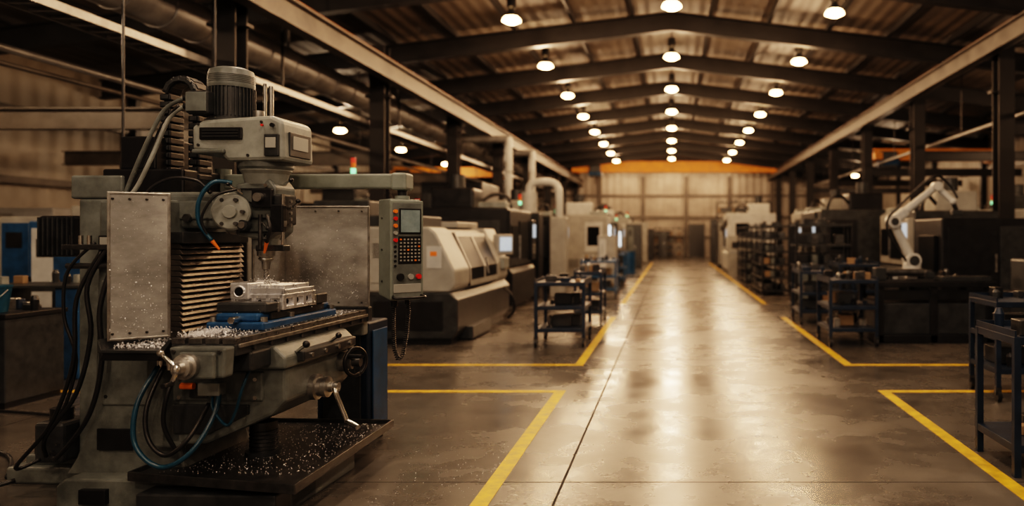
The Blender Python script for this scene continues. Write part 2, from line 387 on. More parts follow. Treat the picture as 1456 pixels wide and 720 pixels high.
# ------------------------------------------------------------------ floor markings
def stripe(pts,w=0.10):
    b=B('floor_marking_tape')
    for (x0,y0),(x1,y1) in zip(pts[:-1],pts[1:]):
        if abs(x1-x0)<1e-6: b.bx(x0-w/2,x0+w/2,min(y0,y1)-w/2,max(y0,y1)+w/2,0,0.003,'yline')
        else: b.bx(min(x0,x1)+w/2,max(x0,x1)-w/2,y0-w/2,y0+w/2,0,0.0029,'yline')
    b.done()
stripe([(-1.07,-3),(-1.07,7.43),(-8.5,7.43)]); stripe([(-8.5,8.95),(-1.07,8.95),(-1.07,14.1)]); stripe([(-1.07,17.0),(-1.07,42)])
stripe([(2.04,-3),(2.04,7.43),(8,7.43)]); stripe([(8,8.95),(2.04,8.95),(2.04,14.1)]); stripe([(2.04,17.0),(2.04,42)])
stripe([(-8.7,7.43),(-13,7.43)]); stripe([(-8.7,11.0),(-13,11.0)])

# ================================================================== MILLING MACHINE
ML=Vector((-2.7,4.6,0)); mill=empty('milling_machine',ML); MROT=math.radians(-2)
def part(n): return B(n,ML,0,mill,True)
b=part('base')
b.prism([(-3.35,0),(-2.05,0),(-2.05,0.13),(-2.2,0.17),(-3.3,0.17),(-3.35,0.13)],'y',4.2,5.0,'grey',0.012)
b.bx(-4.02,-3.3,4.62,5.15,0,0.10,'grey',0.015); b.bx(-3.95,-3.3,4.68,5.1,0.1,0.16,'grey',0.012)
b.bx(-2.80,-2.05,4.06,4.5,0,0.14,'dgrey',0.01)
b.bx(-3.2,-3.05,4.17,4.21,0.04,0.12,'black',0.004)
for x in (-3.9,-3.5): b.cyl((x,4.72,0.16),(x,4.72,0.2),0.022,'dsteel',seg=6)
b.done()
b=part('column')
b.prism([(-3.40,0.15),(-2.68,0.15),(-2.72,0.24),(-2.79,0.5),(-2.80,1.70),(-3.20,1.70),(-3.23,0.5),(-3.34,0.24)],'y',4.32,4.95,'grey',0.015)
b.bx(-3.55,-3.20,4.60,5.02,0.16,1.72,'grey',0.015)
b.bx(-3.18,-2.86,4.305,4.33,0.55,1.25,'grey',0.01)
for x in (-3.15,-2.89):
    for z in (0.6,0.9,1.2): b.cyl((x,4.30,z),(x,4.31,z),0.01,'dsteel',seg=6)
b.bx(-3.2,-3.0,4.300,4.312,0.3,0.42,'black',0.004)
b.bx(-3.19,-3.1,4.300,4.318,1.36,1.5,'black',0.004); b.bx(-3.18,-3.11,4.296,4.30,1.42,1.49,'keys',0.002)
for y in (4.40,4.85): b.bx(-2.80,-2.73,y-0.04,y+0.04,0.2,1.5,'dsteel',0.005)
b.done()
b=part('way_cover')
for i in range(17):
    z=0.93+i*0.031
    b.prism([(-2.80,z),(-2.705,z),(-2.725,z+0.027),(-2.80,z+0.031)],'y',4.30,4.88,'slat',0.002)
b.bx(-2.8,-2.69,4.28,4.9,1.455,1.52,'dgrey',0.006)
b.done()
b=part('rear_housing')
b.bx(-3.60,-3.28,4.6,5.05,1.72,1.86,'grey',0.012)
b.bx(-3.42,-2.92,4.62,5.0,1.72,1.90,'black',0.012)
b.bx(-3.34,-3.12,4.66,4.98,1.9,2.10,'black',0.01)
b.bx(-3.86,-3.54,4.66,4.96,1.37,1.62,'black',0.02)
for i in range(8): b.bx(-3.85+i*0.03,-3.84+i*0.03,4.65,4.97,1.38,1.61,'dgrey')
b.bx(-3.74,-3.56,4.5,4.72,0.16,0.40,'dgrey',0.02); b.cyl((-3.65,4.6,0.4),(-3.65,4.6,0.47),0.06,'black')
b.done()
b=part('cable_chain')
path=[]
xa,xb,yc=-3.13,-2.95,4.82
for i in range(12): path.append((xa,1.86+i*0.045,0))
R=(xb-xa)/2
for i in range(1,7): 
    a=PI-PI*i/7; path.append(((xa+xb)/2+R*math.cos(a),1.86+11*0.045+R*1.0*math.sin(a)+0.02,math.pi/2-a+0))
for i in range(12): path.append((xb,1.86+(11-i)*0.045,0))
for (x,z,a) in path:
    b.box((x,yc,z),(0.07,0.13,0.036),'rubber',0.006,(0,a,0)); b.box((x,yc,z),(0.035,0.10,0.05),'black',0.004,(0,a,0))
    b.box((x,yc-0.067,z),(0.04,0.006,0.024),'dgrey',0.002,(0,a,0))
b.done()
b=part('ram')
b.bx(-3.22,-2.56,4.42,4.78,1.54,1.75,'grey',0.03,3)
b.bx(-3.0,-2.60,4.405,4.43,1.59,1.70,'grey',0.01)
b.cyl((-2.60,4.6,1.64),(-2.53,4.6,1.64),0.135,'lgrey',seg=36)
b.cyl((-2.53,4.6,1.64),(-2.44,4.6,1.64),0.11,'grey',seg=36)
b.lathe([(0.105,0),(0.105,0.02),(0.095,0.03),(0.04,0.035),(0.035,0.05),(0.0,0.05)],(-2.52,4.45,1.635),(0.25,-1,0),'lgrey',36)
for i in range(6):
    a=i*PI/3; b.cyl((-2.52+0.078*math.cos(a),4.43,1.635+0.078*math.sin(a)),(-2.515+0.078*math.cos(a),4.405,1.635+0.078*math.sin(a)),0.011,'dsteel',seg=8)
b.cyl((-2.9,4.42,1.68),(-2.9,4.35,1.68),0.012,'steel',seg=8); b.ball((-2.9,4.34,1.68),0.02,'black')
b.cyl((-2.75,4.42,1.60),(-2.75,4.39,1.60),0.025,'dsteel',seg=6)
b.done()
hx=-2.405; hy=4.6
b=part('spindle_head')
b.lathe([(0.14,2.0),(0.14,1.88),(0.125,1.86),(0.11,1.80),(0.095,1.78),(0.095,1.74),(0.105,1.73),(0.105,1.66),(0.085,1.62),(0.085,1.50),(0.07,1.48),(0.068,1.42)][::-1],(hx,hy,0),(0,0,1),'lgrey',36)
b.prism([(-2.53,1.5),(-2.36,1.47),(-2.30,1.52),(-2.29,1.78),(-2.33,1.83),(-2.53,1.8)],'y',4.50,4.72,'grey',0.012)
b.bx(-2.33,-2.25,4.50,4.66,1.56,1.74,'dgrey',0.012)
b.bx(-2.31,-2.235,4.47,4.52,1.52,1.68,'black',0.008)
b.cyl((-2.25,4.50,1.44),(-2.25,4.50,1.74),0.009,'chrome',seg=10); b.cyl((-2.25,4.50,1.55),(-2.25,4.50,1.585),0.022,'steel',seg=16)
b.cyl((-2.36,4.46,1.42),(-2.36,4.46,1.62),0.012,'dsteel',seg=10)
b.bx(-2.39,-2.22,4.46,4.53,1.41,1.445,'dsteel',0.006)
b.bx(-2.42,-2.30,4.47,4.50,1.66,1.77,'black',0.006); b.cyl((-2.37,4.47,1.72),(-2.37,4.44,1.72),0.026,'steel',seg=16)
b.cyl((-2.45,4.48,1.56),(-2.45,4.43,1.56),0.03,'dgrey',seg=16); b.cyl((-2.45,4.43,1.56),(-2.45,4.42,1.56),0.02,'steel',seg=16)
def lever(p,q,br=0.014):
    b.cyl(p,q,0.006,'chrome',seg=8); b.ball(q,br,'black')
lever((-2.27,4.55,1.8),(-2.19,4.48,1.82)); lever((-2.25,4.6,1.66),(-2.17,4.52,1.70)); lever((-2.36,4.47,1.58),(-2.28,4.40,1.54)); lever((-2.33,4.47,1.50),(-2.29,4.38,1.48),0.011)
lever((-2.46,4.45,1.74),(-2.50,4.38,1.79),0.011)
for i in range(5): b.cyl((-2.24,4.56+0.0*i,1.56+i*0.035),(-2.23,4.56,1.56+i*0.035),0.011,'steel',seg=10)
for z in (1.52,1.60,1.69,1.77): b.bx(-2.5,-2.32,4.492,4.502,z-0.004,z+0.004,'black')
b.bx(-2.52,-2.44,4.485,4.50,1.62,1.70,'dsteel',0.004)
for (x,z) in ((-2.50,1.54),(-2.50,1.76),(-2.345,1.79),(-2.345,1.5)): b.cyl((x,4.50,z),(x,4.485,z),0.012,'chrome',seg=6)
b.lathe([(0.006,1.215),(0.012,1.22),(0.012,1.295),(0.022,1.30),(0.026,1.345),(0.036,1.35),(0.04,1.375),(0.05,1.38),(0.052,1.43)],(hx,hy,0),(0,0,1),'steel',24)
b.torus((hx,hy,1.363),(0,0,1),0.04,0.004,'chrome',24)
for ph in (0,PI):
    b.tube([(hx+0.012*math.cos(ph+t*0.8),hy+0.012*math.sin(ph+t*0.8),1.22+t*0.009) for t in range(9)],0.0035,'chrome',6,2)
b.done()
b=part('gearbox_housing')
gx=lambda x:-2.48+(x+2.48)*0.94
b.prism([(gx(x),z) for x,z in [(-2.765,1.985),(-2.77,2.13),(-2.70,2.165),(-2.27,2.19),(-2.205,2.16),(-2.195,1.93),(-2.55,1.925),(-2.60,1.975)]],'y',4.44,4.79,'lgrey',0.022)
b.bx(-2.70,-2.45,4.428,4.44,2.05,2.12,'black',0.02); 
for i in range(3): b.bx(-2.68,-2.47,4.422,4.43,2.065+i*0.017,2.071+i*0.017,'dgrey')
b.bx(-2.32,-2.235,4.425,4.44,1.955,2.08,'dgrey',0.004); b.bx(-2.31,-2.25,4.42,4.426,2.0,2.06,'keys',0.002)
b.bx(-2.218,-2.206,4.5,4.74,1.96,2.10,'dgrey',0.004); b.bx(-2.209,-2.202,4.53,4.70,2.0,2.08,'keys',0.002)
b.cyl((-2.27,4.43,2.13),(-2.27,4.415,2.13),0.012,'black',seg=12); b.cyl((-2.33,4.43,2.13),(-2.33,4.42,2.13),0.007,'red',seg=12)
for (x,z) in ((-2.71,2.02),(-2.42,1.96),(-2.34,2.15),(-2.71,2.14)): b.cyl((x,4.44,z),(x,4.432,z),0.008,'dsteel',seg=6)
b.bx(-2.74,-2.55,4.42,4.80,1.97,1.995,'grey',0.008)
b.lathe([(0.15,1.93),(0.15,1.90),(0.14,1.885)][::-1],(hx,hy,0),(0,0,1),'grey',32)
b.done()
b=part('drive_motor')
mx=-2.615
b.lathe([(0.14,2.15),(0.14,2.18),(0.115,2.19),(0.115,2.38),(0.125,2.38)],(mx,hy,0),(0,0,1),'dgrey',36,False)
for i in range(36):
    a=i*2*PI/36; b.box((mx+0.120*math.cos(a),hy+0.120*math.sin(a),2.285),(0.022,0.005,0.17),'dgrey',0,(0,0,a))
b.lathe([(0.125,2.37),(0.127,2.385),(0.127,2.44),(0.118,2.475),(0.085,2.49),(0.0,2.492)],(mx,hy,0),(0,0,1),'grey',36,False)
for i in range(5): b.torus((mx,hy,2.4+i*0.01),(0,0,1),0.1275,0.0015,'black',32)
b.bx(-2.775,-2.645,4.42,4.50,2.20,2.33,'dgrey',0.012); b.bx(-2.77,-2.65,4.412,4.42,2.21,2.32,'grey',0.006)
b.cyl((-2.80,4.45,2.245),(-2.77,4.45,2.245),0.018,'black',seg=12); b.cyl((-2.80,4.45,2.29),(-2.77,4.45,2.29),0.018,'black',seg=12)
b.cyl((-2.42,4.68,2.18),(-2.42,4.68,2.40),0.014,'steel',seg=10); b.cyl((-2.47,4.70,2.18),(-2.47,4.70,2.42),0.011,'steel',seg=10)
b.cyl((-2.42,4.55,2.18),(-2.42,4.55,2.23),0.03,'steel',seg=16)
b.done()
b=part('knee')
b.prism([(-2.78,0.36),(-2.52,0.36),(-2.16,0.52),(-2.08,0.60),(-2.08,0.78),(-2.78,0.80)],'y',4.22,4.98,'grey',0.018)
b.bx(-2.70,-2.20,4.205,4.23,0.60,0.76,'grey',0.012)
b.prism([(-2.70,0.42),(-2.5,0.42),(-2.28,0.53),(-2.28,0.58),(-2.70,0.58)],'y',4.205,4.23,'dgrey',0.006)
b.bx(-2.86,-2.66,4.22,4.98,0.34,0.92,'grey',0.012)
b.bx(-2.60,-2.50,4.19,4.22,0.62,0.70,'dsteel',0.006)
for x in (-2.66,-2.24):
    for z in (0.62,0.72): b.cyl((x,4.21,z),(x,4.198,z),0.012,'chrome',seg=6)
b.cyl((-2.42,4.6,0.2),(-2.42,4.6,0.40),0.075,'dsteel',seg=28); b.cyl((-2.42,4.6,0.15),(-2.42,4.6,0.23),0.10,'dgrey',seg=28)
for i in range(6): b.torus((-2.42,4.6,0.24+i*0.022),(0,0,1),0.075,0.004,'black',24)
b.lathe([(0.075,0),(0.075,0.03),(0.055,0.035),(0.055,0.06),(0.06,0.065),(0.06,0.09),(0.03,0.095),(0.03,0.12)],(-2.08,4.52,0.62),(1,0,0),'steel',28)
b.cyl((-1.97,4.52,0.62),(-1.93,4.52,0.62),0.028,'chrome',seg=16)
b.tube([(-1.95,4.52,0.62),(-1.935,4.49,0.595),(-1.91,4.50,0.52),(-1.87,4.50,0.42)],0.014,'chrome',10,5); b.cyl((-1.87,4.50,0.425),(-1.79,4.46,0.40),0.016,'chrome',seg=12)
b.lathe([(0.06,0),(0.06,0.04),(0.045,0.045),(0.045,0.08)],(-2.08,4.86,0.71),(1,0,0),'steel',24)
b.torus((-1.985,4.86,0.71),(1,-0.4,0),0.085,0.012,'black',32); b.cyl((-2.0,4.86,0.71),(-1.95,4.86,0.71),0.03,'dsteel',seg=16)
for a in (0.4,0.4+2*PI/3,0.4+4*PI/3): b.cyl((-1.985,4.86,0.71),(-1.985+0.03*math.cos(a),4.86+0.078*math.cos(a),0.71+0.08*math.sin(a)),0.008,'black',seg=8)
b.cyl((-1.995,4.80,0.755),(-1.91,4.785,0.755),0.013,'black',seg=10)
b.done()
b=part('saddle')
b.prism([(-2.66,0.78),(-2.06,0.78),(-2.06,0.84),(-2.12,0.90),(-2.60,0.90),(-2.66,0.84)],'y',4.18,5.02,'grey',0.012)
b.bx(-2.12,-2.02,4.3,4.95,0.80,0.86,'dgrey',0.01)
for i in range(4): b.cyl((-2.03,4.38+i*0.16,0.83),(-2.01,4.38+i*0.16,0.83),0.014,'chrome',seg=8)
b.cyl((-2.06,4.3,0.86),(-1.99,4.26,0.9),0.009,'chrome',seg=8); b.ball((-1.985,4.255,0.905),0.02,'black')
b.cyl((-2.06,4.68,0.86),(-1.99,4.64,0.9),0.009,'chrome',seg=8); b.ball((-1.985,4.635,0.905),0.018,'black')
b.bx(-2.3,-2.14,4.0,4.2,0.80,0.9,'dgrey',0.012)
b.bx(-2.50,-2.32,4.02,4.2,0.80,0.89,'grey',0.012); b.cyl((-2.41,4.02,0.845),(-2.41,3.99,0.845),0.03,'steel',seg=18)
b.done()
b=part('work_table')
tx0,tx1,ty0,ty1=-2.48,-2.15,3.88,5.42
b.bx(tx0,tx1,ty0,ty1,0.895,0.955,'dgrey',0.006)
n=4; gap=0.018; w=(tx1-tx0-gap*(n-1))/n
for i in range(n): b.bx(tx0+i*(w+gap),tx0+i*(w+gap)+w,ty0,ty1,0.955,0.985,'table',0.003)
b.bx(tx1,tx1+0.012,ty0+0.02,ty1-0.02,0.935,0.955,'steel',0.002)
for i in range(9): b.cyl((tx1,ty0+0.15+i*0.16,0.92),(tx1+0.012,ty0+0.15+i*0.16,0.92),0.012,'dsteel',seg=8)
b.prism([(tx0+0.08,0.80),(tx1-0.01,0.80),(tx1,0.95),(tx0+0.04,0.95)],'y',3.80,3.88,'grey',0.012)
b.bx(tx0+0.11,tx1-0.04,3.77,3.80,0.80,0.93,'grey',0.012)
cx=-2.37
b.lathe([(0.062,0),(0.062,0.03),(0.05,0.035),(0.05,0.06),(0.036,0.065),(0.028,0.09),(0.0,0.09)],(cx+0.05,3.77,0.865),(0,-1,0),'steel',28)
b.tube([(cx-0.02,3.69,0.93),(cx+0.05,3.685,0.865),(cx+0.03,3.68,0.80)],0.010,'chrome',10,3)
b.ball((cx-0.03,3.69,0.94),0.016,'chrome'); b.ball((cx+0.05,3.685,0.865),0.023,'chrome'); b.cyl((cx+0.03,3.685,0.795),(cx+0.03,3.62,0.795),0.012,'black',seg=12)
b.bx(tx0+0.03,tx1-0.03,5.42,5.5,0.8,0.95,'lgrey',0.012)
for x in (tx0+0.07,tx1-0.03): b.cyl((x,3.80,0.93),(x,3.79,0.93),0.010,'dsteel',seg=6)
b.done()
b=part('swarf_guard')
def guardpanel(p0,p1,z0,z1,fr=0.014):
    p0=Vector(p0);p1=Vector(p1); d=(p1-p0); L=d.length; a=math.atan2(d.y,d.x); c=(p0+p1)/2
    b.box((c.x,c.y,(z0+z1)/2),(L,0.006,z1-z0),'guard',0,(0,0,a))
    for z in (z0,z1): b.box((c.x,c.y,z),(L+fr,fr,fr),'steel',0.004,(0,0,a))
    for p in (p0,p1): b.box((p.x,p.y,(z0+z1)/2),(fr,fr,z1-z0),'steel',0.004,(0,0,a))
    for k in range(4):
        q=p0+d*(0.08+0.84*k/3)
        for z in (z0+0.03,z1-0.03): b.cyl((q.x,q.y-0.012,z),(q.x,q.y-0.004,z),0.006,'dsteel',seg=6)
guardpanel((-2.88,3.98),(-2.68,4.15),0.96,1.72)
b.prism([(-2.90,0.90),(-2.56,0.90),(-2.51,0.97),(-2.53,0.97),(-2.58,0.915),(-2.88,0.915),(-2.90,0.97)],'y',3.93,4.35,'dgrey',0.002)
b.prism([(-2.90,0.86),(-2.60,0.86),(-2.56,0.90),(-2.88,0.90)],'y',3.94,4.3,'black',0.004)
guardpanel((-2.72,5.40),(-2.16,5.46),1.0,1.70)
guardpanel((-2.72,5.0),(-2.72,5.40),1.0,1.70)
b.bx(-2.75,-2.62,4.3,4.36,0.82,0.92,'dsteel',0.005)
b.bx(-2.74,-2.14,5.41,5.47,0.9,1.0,'dgrey',0.005)
b.done()
b=part('coolant_tank')
b.bx(-2.55,-2.18,5.5,5.85,0.05,0.88,'cart',0.012); b.bx(-2.50,-2.23,5.485,5.5,0.12,0.82,'dgrey',0.006)
b.bx(-2.175,-2.165,5.55,5.8,0.12,0.82,'blue',0.004)
for x in (-2.5,-2.22): 
    for y in (5.55,5.8): b.cyl((x,y,0),(x,y,0.06),0.02,'black',seg=10)
b.done()
b=part('chip_tray')
tr=[(-2.90,4.15),(-1.90,3.97),(-1.95,5.36),(-2.90,5.38)]
b.prism(tr,'z',0.185,0.205,'dsteel',0)
for i in range(4):
    p=Vector((*tr[i],0)); q=Vector((*tr[(i+1)%4],0)); d=q-p; c=(p+q)/2
    b.box((c.x,c.y,0.205),(d.length+0.01,0.014,0.05),'dsteel',0.003,(0,0,math.atan2(d.y,d.x)))
b.bx(-2.7,-2.15,4.2,5.2,0.1,0.185,'black')
b.done()
b=part('pendant_arm')
b.bx(-2.95,-1.72,4.98,5.06,1.80,1.895,'pend',0.012); b.cyl((-2.93,5.02,1.7),(-2.93,5.02,1.93),0.05,'pend',seg=20)
b.bx(-1.80,-1.70,4.95,5.09,1.79,1.90,'pend',0.015); b.cyl((-1.75,5.02,1.72),(-1.75,5.02,1.8),0.03,'dgrey',seg=16)
b.cyl((-1.75,5.02,1.735),(-1.75,5.02,1.755),0.045,'pend',seg=20)
b.done()
b=part('control_pendant')
b.M=Matrix.Translation((-1.75,4.98,1.41))@Matrix.Rotation(math.radians(46),4,'Z')
W,D,H=0.205,0.18,0.64
b.prism([(-D/2,-H/2),(D/2,-H/2+0.03),(D/2,H/2),(-D/2+0.01,H/2)],'x',-W/2,W/2,'pend',0.01)
b.bx(-W/2-0.006,W/2+0.006,-D/2-0.012,-D/2+0.004,-H/2+0.01,H/2-0.01,'pend',0.006)
b.bx(-W/2+0.010,W/2-0.010,-D/2-0.016,-D/2-0.012,-H/2+0.02,H/2-0.025,'grey',0.002)
b.bx(-0.055,0.09,-D/2-0.022,-D/2-0.015,0.10,0.26,'black',0.003); b.bx(-0.045,0.08,-D/2-0.024,-D/2-0.021,0.11,0.25,'screen')
b.bx(-0.060,0.092,-D/2-0.018,-D/2-0.015,-0.09,0.085,'black',0.002)
for i in range(5):
    z=0.24-i*0.045; m=['orange','red','orange','keys','red'][i]
    b.cyl((-0.08,-D/2-0.012,z),(-0.08,-D/2-0.032,z),0.012,m,seg=14)
for r in range(7):
    for c in range(6):
        b.bx(-0.05+c*0.024,-0.038+c*0.024,-D/2-0.021,-D/2-0.016,0.06-r*0.022,0.070-r*0.022,'keys' if (r*3+c)%11 else 'orange')
for r in range(5): b.cyl((-0.08,-D/2-0.012,0.02-r*0.03),(-0.08,-D/2-0.022,0.02-r*0.03),0.008,'black',seg=10)
b.cyl((-0.05,-D/2-0.012,-0.17),(-0.05,-D/2-0.035,-0.17),0.022,'black',seg=18); b.cyl((0.02,-D/2-0.012,-0.17),(0.02,-D/2-0.03,-0.17),0.018,'keys',seg=18); b.cyl((0.07,-D/2-0.012,-0.17),(0.07,-D/2-0.035,-0.17),0.016,'red',seg=18)
b.bx(-0.09,0.09,-D/2-0.02,-D/2-0.012,-0.27,-0.215,'keys',0.003)
b.tube([(-0.09,-D/2-0.01,-0.29),(-0.09,-D/2-0.06,-0.3),(0.09,-D/2-0.06,-0.3),(0.09,-D/2-0.01,-0.29)],0.008,'black',8,4)
for z in (-0.2,0.0,0.2):
    b.cyl((-W/2-0.001,0.03,z),(-W/2-0.006,0.03,z),0.007,'dsteel',seg=6)
b.cyl((-0.04,0,-H/2-0.04),(-0.04,0,-H/2+0.02),0.022,'black',seg=14)
b.cyl((0.05,0,-H/2-0.03),(0.05,0,-H/2+0.03),0.018,'black',seg=14)
b.done()
b=part('coiled_cable')
pc=Vector((-1.78,4.95,0)); path=[(0,0,1.06),(0.0,0,0.92),(0.005,0,0.78),(0.03,0,0.71),(0.06,0,0.74),(0.085,0.0,0.88),(0.09,0.02,1.02),(0.07,0.04,1.12)]
P=[Vector(p)+pc for p in path]; Q=[]
for i in range(len(P)-1):
    L_=(P[i+1]-P[i]).length; nn=max(8,8*int(L_/0.0125))
    for k in range(nn):
        t=k/nn; p=P[i].lerp(P[i+1],t); a=k*2*PI/8
        dd=(P[i+1]-P[i]).normalized(); n=Vector((0,1,0)); bb=dd.cross(n)
        rr=0.0115
        Q.append(p+rr*(math.cos(a)*n+math.sin(a)*bb))
b.tube(Q,0.0038,'rubber',5,1)
b.done()
b=part('hoses')
b.tube([(-2.80,4.45,2.29),(-2.92,4.45,2.22),(-3.03,4.44,2.0),(-3.14,4.44,1.74),(-3.22,4.5,1.6)],0.012,'grey',8)
b.tube([(-2.80,4.45,2.245),(-2.9,4.46,2.17),(-2.97,4.42,1.95),(-3.07,4.42,1.76),(-3.15,4.4,1.68)],0.012,'lgrey',8)
b.tube([(-2.83,4.45,2.25),(-2.95,4.47,2.12),(-3.05,4.45,1.85),(-3.18,4.45,1.68)],0.012,'rubber',8)
b.tube([(-2.98,4.35,1.62),(-2.93,4.34,1.75),(-2.82,4.36,1.82),(-2.68,4.38,1.81),(-2.60,4.38,1.74)],0.011,'rubber',8)
b.tube([(-2.50,4.42,1.80),(-2.58,4.37,1.80),(-2.64,4.34,1.70),(-2.64,4.34,1.57),(-2.58,4.36,1.47)],0.012,'teal',8); b.cyl((-2.58,4.36,1.47),(-2.55,4.38,1.42),0.012,'orange',r2=0.006,seg=12)
b.tube([(-2.30,4.42,1.62),(-2.27,4.40,1.54),(-2.30,4.42,1.46)],0.010,'rubber',8); b.cyl((-2.30,4.42,1.46),(-2.33,4.45,1.40),0.011,'orange',r2=0.006,seg=12)
b.tube([(-2.45,4.38,1.76),(-2.55,4.34,1.72),(-2.62,4.33,1.6),(-2.6,4.35,1.5)],0.008,'rubber',8)
hs=[ [(-3.12,4.29,1.44),(-3.22,4.26,1.22),(-3.20,4.26,0.95),(-3.30,4.28,0.62),(-3.52,4.33,0.36),(-3.62,4.45,0.22)],
     [(-3.16,4.29,1.42),(-3.28,4.26,1.15),(-3.30,4.26,0.80),(-3.46,4.3,0.45),(-3.72,4.36,0.18),(-3.66,4.46,0.2)],
     [(-3.08,4.29,1.40),(-3.14,4.25,1.10),(-3.13,4.25,0.80),(-3.22,4.27,0.50),(-3.45,4.33,0.25),(-3.60,4.47,0.24)],
     [(-3.2,4.29,1.46),(-3.34,4.27,1.30),(-3.36,4.27,1.05),(-3.30,4.28,0.8),(-3.40,4.3,0.5),(-3.62,4.42,0.34)] ]
for i,h in enumerate(hs): b.tube(h,(0.012,0.011,0.013,0.009)[i],'rubber',8)
b.cyl((-3.36,4.29,1.33),(-3.1,4.29,1.33),0.016,'dsteel',seg=12); b.bx(-3.38,-3.1,4.27,4.33,1.42,1.45,'dsteel',0.005)
for dx in (0,0.05,0.1): b.cyl((-3.34+dx,4.3,1.45),(-3.34+dx,4.3,1.50),0.012,'chrome' if dx else 'black',seg=10)
b.tube([(-2.72,4.12,0.80),(-2.76,4.02,0.62),(-2.74,3.98,0.42),(-2.60,3.97,0.31),(-2.46,4.0,0.38),(-2.40,4.1,0.55),(-2.42,4.18,0.68)],0.013,'teal',8)
b.tube([(-2.70,4.14,0.80),(-2.73,4.05,0.60),(-2.70,4.02,0.44),(-2.60,4.01,0.36),(-2.50,4.04,0.44),(-2.46,4.15,0.6)],0.012,'rubber',8)
b.tube([(-2.20,4.12,0.84),(-2.22,4.05,0.70),(-2.26,4.06,0.58),(-2.32,4.08,0.50),(-2.42,4.12,0.58),(-2.46,4.19,0.66)],0.008,'teal',8)
b.tube([(-2.62,4.15,0.80),(-2.64,4.08,0.66),(-2.66,4.08,0.5),(-2.62,4.12,0.35)],0.011,'rubber',8)
b.cyl((-2.62,4.16,0.69),(-2.55,4.16,0.69),0.018,'orange',seg=10)
b.bx(-2.52,-2.40,4.14,4.22,0.64,0.71,'lgrey',0.006)
for x in (-2.72,-2.67,-2.62): b.cyl((x,4.14,0.78),(x,4.14,0.83),0.017,'chrome',seg=10)
b.done()
mill.rotation_euler=(0,0,MROT)

b=B('floor_cable',(-3.7,4.4,0),0,None,True)
b.tube([(-3.75,4.42,0.10),(-3.95,4.25,0.05),(-4.02,4.0,0.015),(-3.8,3.90,0.014),(-3.3,3.93,0.014),(-2.98,4.00,0.015)],0.013,'rubber',8)
b.tube([(-4.1,4.6,0.014),(-4.4,4.9,0.014),(-5.2,5.3,0.014),(-6.3,5.6,0.014)],0.013,'rubber',8)
b.tube([(-4.08,4.75,0.014),(-4.6,5.3,0.014),(-5.6,5.5,0.014),(-6.5,5.2,0.014)],0.013,'rubber',8)
b.tube([(-4.1,5.2,0.014),(-4.7,6.2,0.014),(-5.9,6.6,0.014)],0.011,'rubber',8)
b.done()

def rotm(p):
    a=MROT; d=Vector(p)-ML; return Vector((ML.x+d.x*math.cos(a)-d.y*math.sin(a),ML.y+d.x*math.sin(a)+d.y*math.cos(a),p[2]))
vo=rotm((-2.33,4.6,0.986))
b=B('machine_vise',vo,MROT)
b.bx(-0.17,0.15,-0.42,0.42,0.0,0.045,'blue',0.01); b.bx(-0.13,0.11,-0.40,0.40,0.045,0.09,'blue',0.012)
b.bx(-0.15,0.13,-0.36,-0.24,0.09,0.145,'dgrey',0.01); b.bx(-0.15,0.13,0.20,0.34,0.09,0.155,'dgrey',0.01)
b.bx(-0.15,0.13,-0.24,-0.215,0.085,0.14,'steel',0.003); b.bx(-0.15,0.13,0.175,0.20,0.085,0.15,'steel',0.003)
b.cyl((0,-0.40,0.06),(0,-0.47,0.06),0.02,'chrome',seg=6)
for y in (-0.38,-0.1,0.38): 
    b.cyl((0.13,y,0.045),(0.13,y,0.07),0.02,'steel',seg=6); b.cyl((-0.15,y,0.045),(-0.15,y,0.07),0.02,'steel',seg=6)
b.bx(0.115,0.125,-0.30,0.30,0.05,0.085,'dsteel')
b.done()
b=B('aluminium_workpiece',vo+Vector((0,0,0.091)),MROT)
# slab with side pockets, ribbed heat-sink style top and a bored boss
b.bx(-0.16,0.14,-0.21,0.17,0.0,0.022,'alu',0.004)
b.bx(-0.145,0.125,-0.195,0.155,0.022,0.07,'alu',0.003)
b.bx(-0.16,0.14,-0.21,0.17,0.065,0.09,'alu',0.004)
for y in (-0.205,-0.09,0.02,0.12): b.bx(0.12,0.14,y,y+0.035,0.0,0.09,'alu',0.003)
for x in (-0.16,-0.04,0.04,0.12): b.bx(x,x+0.022,-0.21,-0.19,0.0,0.09,'alu',0.003)
b.bx(-0.16,-0.05,-0.22,-0.06,0.06,0.155,'alu',0.008)
b.torus((-0.105,-0.222,0.105),(0,1,0),0.03,0.006,'alu',28); b.cyl((-0.105,-0.2205,0.105),(-0.105,-0.224,0.105),0.025,'black',seg=24)
for i in range(8): b.bx(-0.04+i*0.022,-0.032+i*0.022,-0.16,0.12,0.09,0.138,'alu',0.002)
for i in range(5): b.bx(-0.15,-0.06,-0.03+i*0.036,-0.018+i*0.036,0.09,0.145,'alu',0.002)
b.bx(-0.05,0.14,-0.20,-0.18,0.09,0.125,'alu',0.003); b.bx(0.125,0.14,-0.20,0.15,0.09,0.115,'alu',0.003)
for y in (-0.14,-0.03,0.08): b.cyl((0.124,y,0.045),(0.128,y,0.045),0.014,'black',seg=14)
for x in (0.0,0.09): b.cyl((x,-0.194,0.045),(x,-0.199,0.045),0.012,'black',seg=14)
b.cyl((-0.08,-0.14,0.155),(-0.08,-0.14,0.157),0.02,'black',seg=20)
b.done()
U=random.uniform
